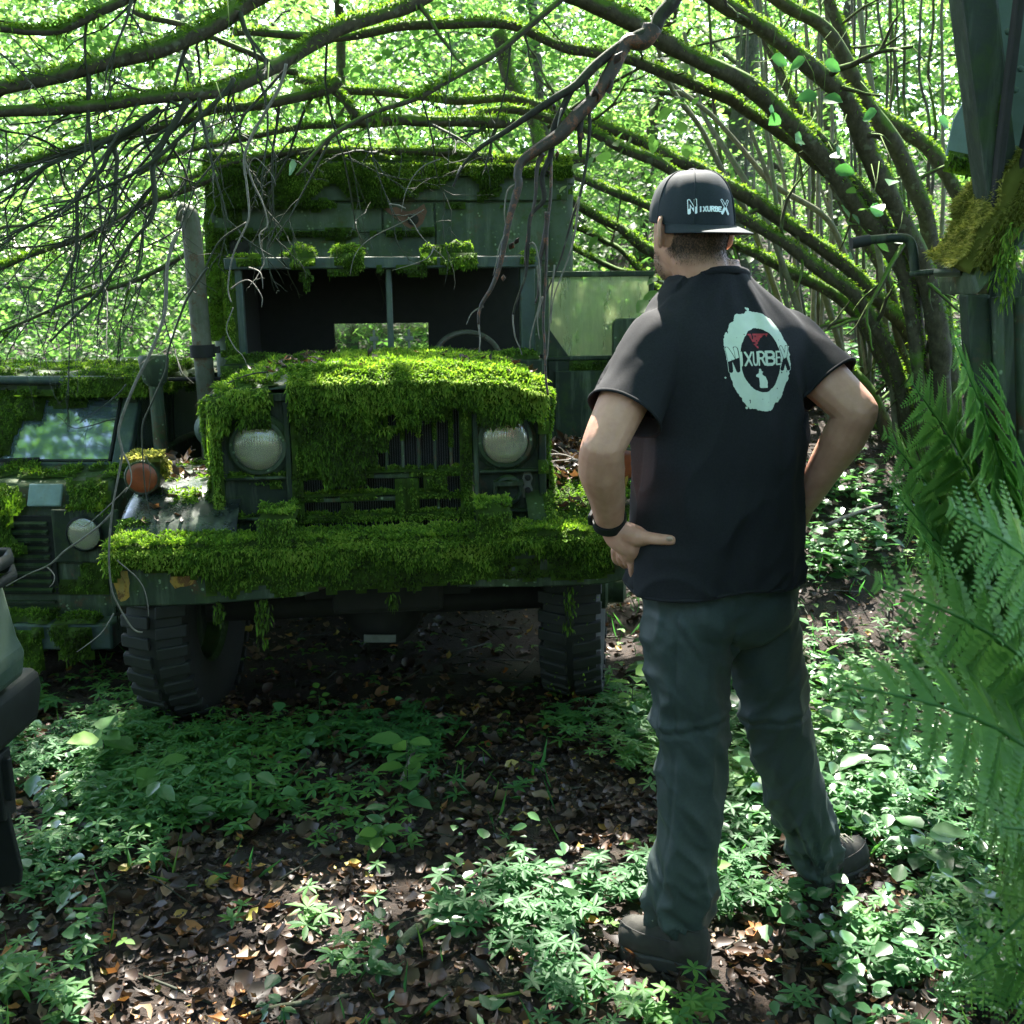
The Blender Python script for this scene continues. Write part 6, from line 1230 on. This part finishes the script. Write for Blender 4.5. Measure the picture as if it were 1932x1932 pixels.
# a lighter break in the leaves beyond the hazel and in the upper left
for px, py, Y, r in ((1700, 330, 12, 1.5), (1480, 90, 12, .8), (350, 120, 12, .7), (330, 240, 12, 1.0), (1290, 250, 12, .6), (60, 330, 12, .6), (1760, 160, 12, .9)):
    q = at(px, py, Y); o = np.array([0, 0, CAM_H]); dd = nz(q-o); w_ = cen-o; t_ = w_@dd; rr_ = np.linalg.norm(w_-np.outer(t_, dd), axis=1); cen = cen[~((rr_ < r*t_/12) & (rng.random(len(cen)) < .4))]
tx = np.array([(a, b) for a, b, *_ in TREES]); own = np.argmin((cen[:, None, 0]-tx[None, :, 0])**2+((cen[:, None, 1]-tx[None, :, 1])*.8)**2, 1)
for k, (x, y, lab, r) in enumerate(TREES):
    z0 = float(ground_z(x, y)); t = thing('broadleaf_tree', lab, 'tree', (x, y, z0-.05)); o = np.array([x, y, z0-.05]); hgt = 8.5+rng.random()*2
    P, _ = smooth_path([(x, y, z0-.1), (x+rng.normal(0, .12), y, z0+2), (x+rng.normal(0, .25), y+rng.normal(0, .2), z0+4.5), (x+rng.normal(0, .4), y, z0+hgt)], 8); R = np.linspace(r, r*.35, len(P)); P, R = knobbly(P, R, .08, 1.5, k)
    G().tube(P, R, 10).build('trunk', M['bark' if k % 2 else 'bark_plain'], t, 180, org=o)
    for j in range(7):
        i = rng.integers(5, len(P)-2); a = rng.uniform(0, 2*PI); q = P[i]; Q, _ = smooth_path([q, q+[math.cos(a)*.5, math.sin(a)*.5, .25], q+[math.cos(a)*1.3, math.sin(a)*1.3, .45+rng.normal(0, .3)], q+[math.cos(a)*2.2, math.sin(a)*2.2, .4+rng.normal(0, .5)]], 4)
        G().tube(Q, np.linspace(R[i]*.4, .008, len(Q)), 6).build('limb', M['bark'], t, 180, org=o)
    c = cen[own == k]
    ob = crown('crown', c, .088, M['leaf_far'], None, 10, .42, LEAF2, .55); ob.parent = t; ob.location = -Vector(o.tolist())
# leaf roof above the clearing, carried by trees that stand just outside the picture
ROOF = [(-5.4, 4.6, 'mossy tree standing left of the clearing whose boughs roof it over', .16), (4.9, 4.2, 'tree standing right of the clearing whose boughs roof it over', .16)]
n = 11500; c = np.stack([rng.uniform(-6, 6, n), rng.uniform(-2.5, 11.2, n), rng.uniform(4.7, 7.6, n)], 1)
c = c[(c[:, 2] > CAM_H+.31*c[:, 1]+.5)]
c = c[rng.random(len(c)) < .93-.5*sstep(.8, 2.2, c[:, 0])*sstep(8.5, 6.0, c[:, 1])]
for k, (x, y, lab, r) in enumerate(ROOF):
    z0 = float(ground_z(x, y)); o = np.array([x, y, z0-.05]); t = thing('broadleaf_tree', lab, 'tree', o)
    P, _ = smooth_path([(x, y, z0-.1), (x*.98, y+.1, z0+2.2), (x*.9, y+.3, z0+4.6), (x*.8, y+.6, z0+7.5)], 8); R = np.linspace(r, r*.4, len(P)); P, R = knobbly(P, R, .1, 1.5, 90+k); G().tube(P, R, 12).build('trunk', M['bark'], t, 180, org=o)
    for j in range(9):
        i = rng.integers(14, len(P)-2); q = P[i]; e = np.array([-x*rng.uniform(.2, 1.0), rng.uniform(1, 9), rng.uniform(5.2, 7)]); Q, _ = smooth_path([q, q*.6+e*.4+[0, 0, .5], e], 6); G().tube(Q, np.linspace(R[i]*.4, .012, len(Q)), 7).build('limb', M['bark'], t, 180, org=o)
    cc = c[(c[:, 0] < 0) == (k == 0)]; ob = crown('crown', cc, .125, M['leaf_canopy'], None, 9, .55, LEAF2, .3); ob.parent = t; ob.location = -Vector(o.tolist())
# far wood that closes the view, and an unseen ring behind the camera
n = 15000; y = rng.uniform(21, 34, n); c = np.stack([rng.uniform(-1, 1, n)*(.56*y+2), y, rng.uniform(0, 1, n)*(2.5+.3*y)+.8], 1); c = c[fbm(c, .3, 33, 2) > .33]
n = 6500; a = rng.uniform(PI*.95, PI*2.05, n); r_ = rng.uniform(8, 15, n); c = np.concatenate([c, np.stack([r_*np.cos(a), r_*np.sin(a), rng.uniform(.3, 7.5, n)], 1)])  # unseen leaf ring, added to darken and green the ambient light
p, d, nn = spray_points(c, 9, .9, .4); leaf_mesh('distant_woods_and_shade_ring', p, d, nn, .25*rng.uniform(.6, 1.2, len(p)), LEAF2, M['leaf_far'], kind='stuff')

# ------------------------------------------------------------------ forest floor
def floor_pts(n, x0, x1, y0, y1, z=0): x = rng.uniform(x0, x1, n); y = rng.uniform(y0, y1, n); return np.stack([x, y, ground_z(x, y)+z], 1)
def pix(p):
    v = p-np.array([0, 0, CAM_H]); f = v[:, 1]*math.cos(PITCH)-v[:, 2]*math.sin(PITCH); u = v[:, 1]*math.sin(PITCH)+v[:, 2]*math.cos(PITCH); return 966+1932*v[:, 0]/f, 966-1932*u/f
p = np.concatenate([floor_pts(26000, -2.2, 2.3, 1.4, 3.8), floor_pts(15000, -2.6, 4.2, 3.4, 8.5)]); n = len(p)
tl = rng.normal(0, .5, (n, 3))+[0, 0, 1]; p[:, 2] += rng.uniform(.0, .03, n)
ROUND = (LEAF8[0]*[1, 1, 1]+np.array([(0, 0, .1), (0, 0, -.05), (.04, 0, .22), (0, 0, .05), (.05, 0, .2), (0, 0, .12), (0, .03, .05), (0, 0, -.04), (0, 0, -.1)]), LEAF8[1])
d_ = rng.normal(0, 1, (n, 3))*[1, 1, .25]; s_ = (.012+.048*rng.random(n)**2.4)*rng.uniform(.7, 1.25, n); q_ = rng.random(n); kinds = np.array_split(rng.permutation(n), 3)
V_, F_, R_, b_ = [], [], [], 0
for tm_, kk in ((DEAD, kinds[0]), (ROUND, kinds[1]), (ROUND, kinds[2])):
    v, f = leaves(p[kk], d_[kk], tl[kk], s_[kk], tm_, rng.uniform(.6, 1.35, len(kk))); V_.append(v); F_.append(f+b_); b_ += len(v); R_.append(np.repeat(q_[kk], len(tm_[0])))
bigmesh('leaf_litter', np.concatenate(V_), np.concatenate(F_), M['dead_leaf'], None, np.concatenate(R_), kind='stuff')
g = G()
for k in range(420):
    q = floor_pts(1, -2.2, 3.2, 1.5, 6.5, .012)[0]; a = rng.uniform(0, PI); L = rng.uniform(.06, .4); dd = np.array([math.cos(a), math.sin(a), rng.normal(0, .08)]); g.tube([q-dd*L/2, q+rng.normal(0, .012, 3), q+dd*L/2], rng.uniform(.0015, .005), 4)
o = g.build('twig_litter', M['twig'], None, 180); o['kind'] = 'stuff'
# woodruff: whorls of narrow leaves, in drifts
p = np.concatenate([floor_pts(15000, -2.3, 2.4, 1.4, 4.2), floor_pts(9000, .6, 4.5, 3.5, 7.5)]); px, py = pix(p)
dens = fbm(p, 1.7, 55, 3)
want = np.zeros(len(p))
for cx, cy_, sx, sy, w_ in ((250, 1480, 420, 170, 1.0), (700, 1470, 260, 130, 1.0), (1000, 1500, 230, 160, .9), (60, 1720, 150, 200, .75), (1650, 1350, 330, 330, .8), (980, 1780, 140, 190, .7), (1280, 1900, 260, 90, .6), (1750, 1800, 220, 200, .6), (1050, 1380, 200, 60, .8), (1420, 1560, 120, 200, .8), (560, 1360, 250, 50, .5), (450, 1640, 260, 80, .6), (190, 1850, 170, 100, .75), (720, 1640, 220, 90, .6), (1210, 1640, 160, 120, .7), (850, 1560, 160, 100, .7)):
    want = np.maximum(want, w_*np.exp(-((px-cx)/sx)**2-((py-cy_)/sy)**2))
loc = tloc(p); under = (np.abs(loc[:, 0]) < .8) & (loc[:, 1] > .25)
feet = (np.hypot(p[:, 0]-.37, p[:, 1]-2.22) < .2) | (np.hypot(p[:, 0]-.88, p[:, 1]-2.56) < .19)
k = (rng.random(len(p)) < np.clip((dens-.38)*5, 0, 1)*want*.95+.012) & ~under & ~feet; p = p[k]; n = len(p)
W_, D_, N_, S_, ST = [], [], [], [], []; psz = rng.uniform(.02, .056, n)
for tier in range(3):
    kk = rng.random(n) < (1, .8, .45)[tier]; q = p[kk]; lean = rng.normal(0, .012, (len(q), 3))*[1, 1, 0]*(tier+1); h = .03+.032*tier+.02*rng.random(len(q)); c = q+lean; c[:, 2] += h
    nl = 7; a0_ = rng.uniform(0, 2*PI, len(q))
    for j in range(nl):
        a = a0_+2*PI*j/nl+rng.normal(0, .12, len(q)); W_.append(c); D_.append(np.stack([np.cos(a), np.sin(a), .12-.1*tier+rng.normal(0, .16, len(q))], 1)); N_.append(np.stack([rng.normal(0, .15, len(q)), rng.normal(0, .15, len(q)), np.ones(len(q))], 1)); S_.append(rng.uniform(.9, 1.1, len(q))*psz[kk]*(1.1-.18*tier))
W_, D_, N_, S_ = map(np.concatenate, (W_, D_, N_, S_))
leaf_mesh('woodruff', W_, D_, N_, S_, LANCE4, M['leaf_near'], rnd=np.clip(vn(W_, 2.5, 8)*.7+rng.random(len(W_))*.35, 0, 1), ratio=rng.uniform(.95, 1.4, len(W_)), kind='stuff')
# thin grass and small clover like leaves between the drifts
p = floor_pts(2600, -2.2, 3.2, 1.4, 5.5); k = fbm(p, 2.3, 60, 2) > .52; p = p[k & ~((np.abs(tloc(p)[:, 0]) < .8) & (tloc(p)[:, 1] > .25))]
leaf_mesh('grass', p, rng.normal(0, .6, p.shape)+[0, 0, .9], rng.normal(0, 1, p.shape), rng.uniform(.05, .16, len(p)), LANCE, M['leaf_near'], ratio=np.full(len(p), .22), kind='stuff')
q = np.repeat(floor_pts(1500, -2.2, 2.6, 1.4, 4.6, .02), 3, 0); a = np.tile([0, 2.1, 4.2], 1500)+np.repeat(rng.uniform(0, 6, 1500), 3); k = fbm(q, 1.9, 64, 2) > .5
q[:, 2] += np.repeat(rng.uniform(0, .04, 1500), 3); leaf_mesh('wood_sorrel', q[k], np.stack([np.cos(a), np.sin(a), 0*a-.1], 1)[k], np.tile([0, 0, 1.], (k.sum(), 1)), .018+.012*rng.random(k.sum()), LEAF8, M['leaf_sapling'], kind='stuff')
# low broad leaved plants on the bank
p = np.concatenate([floor_pts(3600, .75, 4.6, 2.6, 8.2), floor_pts(420, -2.4, 1.0, 1.9, 4.2), floor_pts(300, .7, 2.2, 1.5, 2.6)]); k = (fbm(p, 1.3, 58, 2) > .40)
loc = tloc(p); feet = (np.hypot(p[:, 0]-.37, p[:, 1]-2.22) < .22) | (np.hypot(p[:, 0]-.88, p[:, 1]-2.56) < .22); k &= ~((np.abs(loc[:, 0]) < .95) & (loc[:, 1] > .1)) & ~feet; p = p[k]; W_, D_, N_, S_ = [], [], [], []
for j in range(6):
    a = rng.uniform(0, 2*PI, len(p)); q = p.copy(); q[:, 2] += .03+.035*j*rng.random(len(p)); W_.append(q); D_.append(np.stack([np.cos(a), np.sin(a), rng.normal(.0, .25, len(p))], 1)); N_.append(np.stack([rng.normal(0, .3, len(p)), rng.normal(0, .3, len(p)), np.ones(len(p))], 1)); S_.append(np.where(p[:, 1] < 2.8, .02+.035*rng.random(len(p))**1.5, .025+.065*rng.random(len(p))**1.6))
W_, D_, N_, S_ = map(np.concatenate, (W_, D_, N_, S_))
leaf_mesh('ground_cover', W_, D_, N_, S_, LEAF8, M['leaf_shiny'], rnd=np.clip(vn(W_, 2, 9)*.6+rng.random(len(W_))*.4, 0, 1), ratio=rng.uniform(.75, 1.15, len(W_)), kind='stuff')
# seedlings with leaves of their own
def gpt(px, py):
    q = at(px, py, 1.0)-np.array([0, 0, CAM_H]); t = CAM_H/-q[2]
    for _ in range(8): r_ = np.array([0, 0, CAM_H])+q*t; t *= 1+(r_[2]-float(ground_z(r_[0], r_[1])))/max(.3, CAM_H)
    return np.array([0, 0, CAM_H])+q*t
def seedling(label, px, py, h, tops, size, mat='leaf_sapling', lean=(0, 0), tm=LEAF8, name='seedling', rnds=None, r=.0022):
    o = gpt(px, py); t = thing(name, label, 'seedling', o); P, _ = smooth_path([(0, 0, -.01), (lean[0]*.3*h, lean[1]*.3*h, h*.5), (lean[0]*h, lean[1]*h, h)], 5); G().tube(P, np.linspace(r, r*.5, len(P)), 6).build('stem', M['leaf_near'] if r < .0021 else M['twig'], t, 180)
    for j in range(tops):
        f_ = 1-.75*(j//2)*2/max(1, tops); f_ = max(.25, f_); q = P[int(f_*(len(P)-1))]; a = j*2.4+rng.uniform(-.4, .4)+px; s = size*rng.uniform(.75, 1.15); d = np.array([[math.cos(a), math.sin(a), rng.uniform(-.1, .35)]])
        v, f = leaves(np.array([[0, 0, 0]])+d*.012, d, np.array([[rng.normal(0, .25), rng.normal(-.2, .25), 1.]]), s, tm); ob = bigmesh('leaf', v, f, M[mat], t, np.full(len(tm[0]), rng.random() if rnds is None else rnds[j % len(rnds)])); ob.location = q
    return t
seedling('small oval leaved seedling on a thin stalk in the dark under the truck bumper', 605, 1385, .17, 10, .038, r=.0018)
seedling('large leaved sapling with pointed leaves in the middle of the clearing', 770, 1520, .22, 8, .095, rnds=(.35, .5, .8))
seedling('broad leaved plant in front of the left front tyre', 315, 1345, .2, 7, .085, rnds=(.3, .5, .9))
seedling('taller sparse plant left of the left front tyre', 290, 1330, .27, 7, .06)
seedling('pale leafy sapling between the truck wheel and the left trouser leg', 1192, 1370, .2, 8, .07, rnds=(.5, .8, .95))
seedling('wide leaved plant at the left of the clearing beside the bumper corner of the vehicle', 200, 1460, .15, 8, .11)
seedling('drooping large leaved plant left of the clearing', 300, 1500, .1, 6, .10, rnds=(.4, .6))
seedling('bright low plant with serrated looking leaves between the boots', 1430, 1530, .16, 9, .07, rnds=(.7, .9))
seedling('star shaped plant below the middle of the clearing', 720, 1610, .07, 9, .06)
seedling('leafy plant at the foot of the ferns', 1740, 1650, .14, 9, .10, mat='leaf_shiny')
seedling('round leaved seedling right of the right boot', 1560, 1790, .05, 4, .05, mat='leaf_shiny')
seedling('three leaved seedling near the lower right corner', 1700, 1850, .05, 4, .06, mat='leaf_shiny')
seedling('light green plant behind the left boot', 1330, 1690, .08, 9, .05, rnds=(.6, .9))
# fallen sticks
def stick(label, x0, y0, x1, y1, r, mat='twig', lift=.02, forks=1):
    a, b = gpt(x0, y0), gpt(x1, y1); t = thing('fallen_stick', label, 'stick', a); P, _ = smooth_path([a+[0, 0, lift*.6], a*.6+b*.4+[0, 0, lift], b+[0, 0, lift*.8]], 6); P, R = knobbly(P, np.linspace(r, r*.7, len(P)), .012, 9, int(x0)); G().tube(P, R, 8).build('wood', M[mat], t, 180, org=a)
    for k in range(forks): g = G(); twiglets(g, P[len(P)//2+k], (b-a)/np.linalg.norm(b-a)+np.array([rng.normal(0, .4), .3, .25]), np.linalg.norm(b-a)*.4, r*.4, 1); g.build('twig', M[mat], t, 180, org=a)
stick('thick broken mossy stick lying on the litter below the clearing', 755, 1795, 812, 1738, .016, 'bark_plain')
stick('pale thin stick lying left of the broken mossy one', 600, 1800, 740, 1788, .006, 'twig_pale')
stick('upright dead twig stuck in the litter at the lower left', 158, 1740, 178, 1890, .005, 'twig', .03, 2)
stick('brown stick leaning among the leaves behind the large leaved sapling', 755, 1500, 800, 1415, .006, 'twig_pale', .06)
stick('long dark stick near the lower edge of the ground', 470, 1925, 660, 1890, .008, 'dead_wood')
stick('grey stick on the bank right of the man', 1560, 1000, 1660, 965, .010, 'twig_pale', .04)
stick('thin stick crossing the litter in the lower middle', 880, 1905, 1010, 1880, .007, 'bark')
stick('low stick on the leaves in front of the right boot', 1480, 1820, 1600, 1770, .006, 'twig')
# ------------------------------------------------------------------ ferns on the right
def fern(label, root, fronds, size, mat='fern'):
    t = thing('fern', label, 'fern', root); root = np.asarray(root, float)
    tv, tf = LANCE4; me_cache = {}
    for k, (tip, arch) in enumerate(fronds):
        tip = np.asarray(tip, float)-root; mid = tip*.5+np.array([0, 0, arch]); P, _ = smooth_path([(0, 0, 0), mid, tip], 7); L = np.linalg.norm(np.diff(P, axis=0), axis=1).sum(); tw = rng.uniform(.7, 1.15)*(1 if np.cross(tip, (0, 0, 1))[1] > 0 else -1)
        fr_ = G().tube(P, np.linspace(.004, .0012, len(P)), 5).build('frond', M[mat], t, 180); T = nz(np.gradient(P, axis=0))
        for j in range(2, len(P)):
            u = j/(len(P)-1); w = size*L*max(.05, math.sin(PI*min(1, .1+u*.88)))**.7*(1.15-u*.55)
            s_ = nz(np.cross(T[j], (0, 0, 1))); n_ = np.cross(s_, T[j]); s_ = s_*math.cos(tw)+n_*math.sin(tw); n_ = np.cross(s_, T[j])
            for sg in (-1, 1):
                d = nz(s_*sg+T[j]*.45-np.array([0, 0, .25])); m_ = max(6, int(13*w/.1)); q = np.linspace(.04, 1, m_)
                side = np.cross(d, n_); pos = np.concatenate([P[j]+d*w*q[:, None]]*2); dd = np.concatenate([np.repeat((side*e+d*.5)[None], m_, 0) for e in (-1, 1)]); sz = np.concatenate([w*.19*(1.12-q)]*2)+.004
                pos = np.concatenate([pos, [P[j]]]); dd = np.concatenate([dd, [d]]); sz = np.concatenate([sz, [w]])
                v, f = leaves(pos, dd, np.repeat(n_[None], len(pos), 0)+rng.normal(0, .1, (len(pos), 3)), sz, LANCE, np.concatenate([np.full(2*m_, 2.3), [.25]])); bigmesh('pinna', v, f, M[mat], fr_, np.full(len(v), np.clip(.3+.4*rng.random(), 0, 1)))
    return t
fern('large fern arching left from the mossy vehicle side', (1.12, 1.98, .55), [(at(1672, 820, 1.9), .13), (at(1690, 930, 1.8), .10), (at(1720, 720, 1.95), .16), (at(1800, 640, 1.8), .15), (at(1740, 1010, 1.7), .08), (at(1880, 700, 1.75), .12)], .27)
fern('blurred fern hanging close to the camera at the right edge', (.82, 1.12, .78), [(at(1570, 1285, 1.0), .10), (at(1660, 1100, 1.15), .12), (at(1800, 960, 1.1), .14), (at(1840, 1820, 1.05), .12), (at(1890, 1560, .95), .06)], .25)
fern('small fern drooping down the right edge', (.86, 1.35, .45), [(at(1775, 1880, 1.3), .1), (at(1830, 1500, 1.2), .12), (at(1900, 1700, 1.2), .1)], .27)
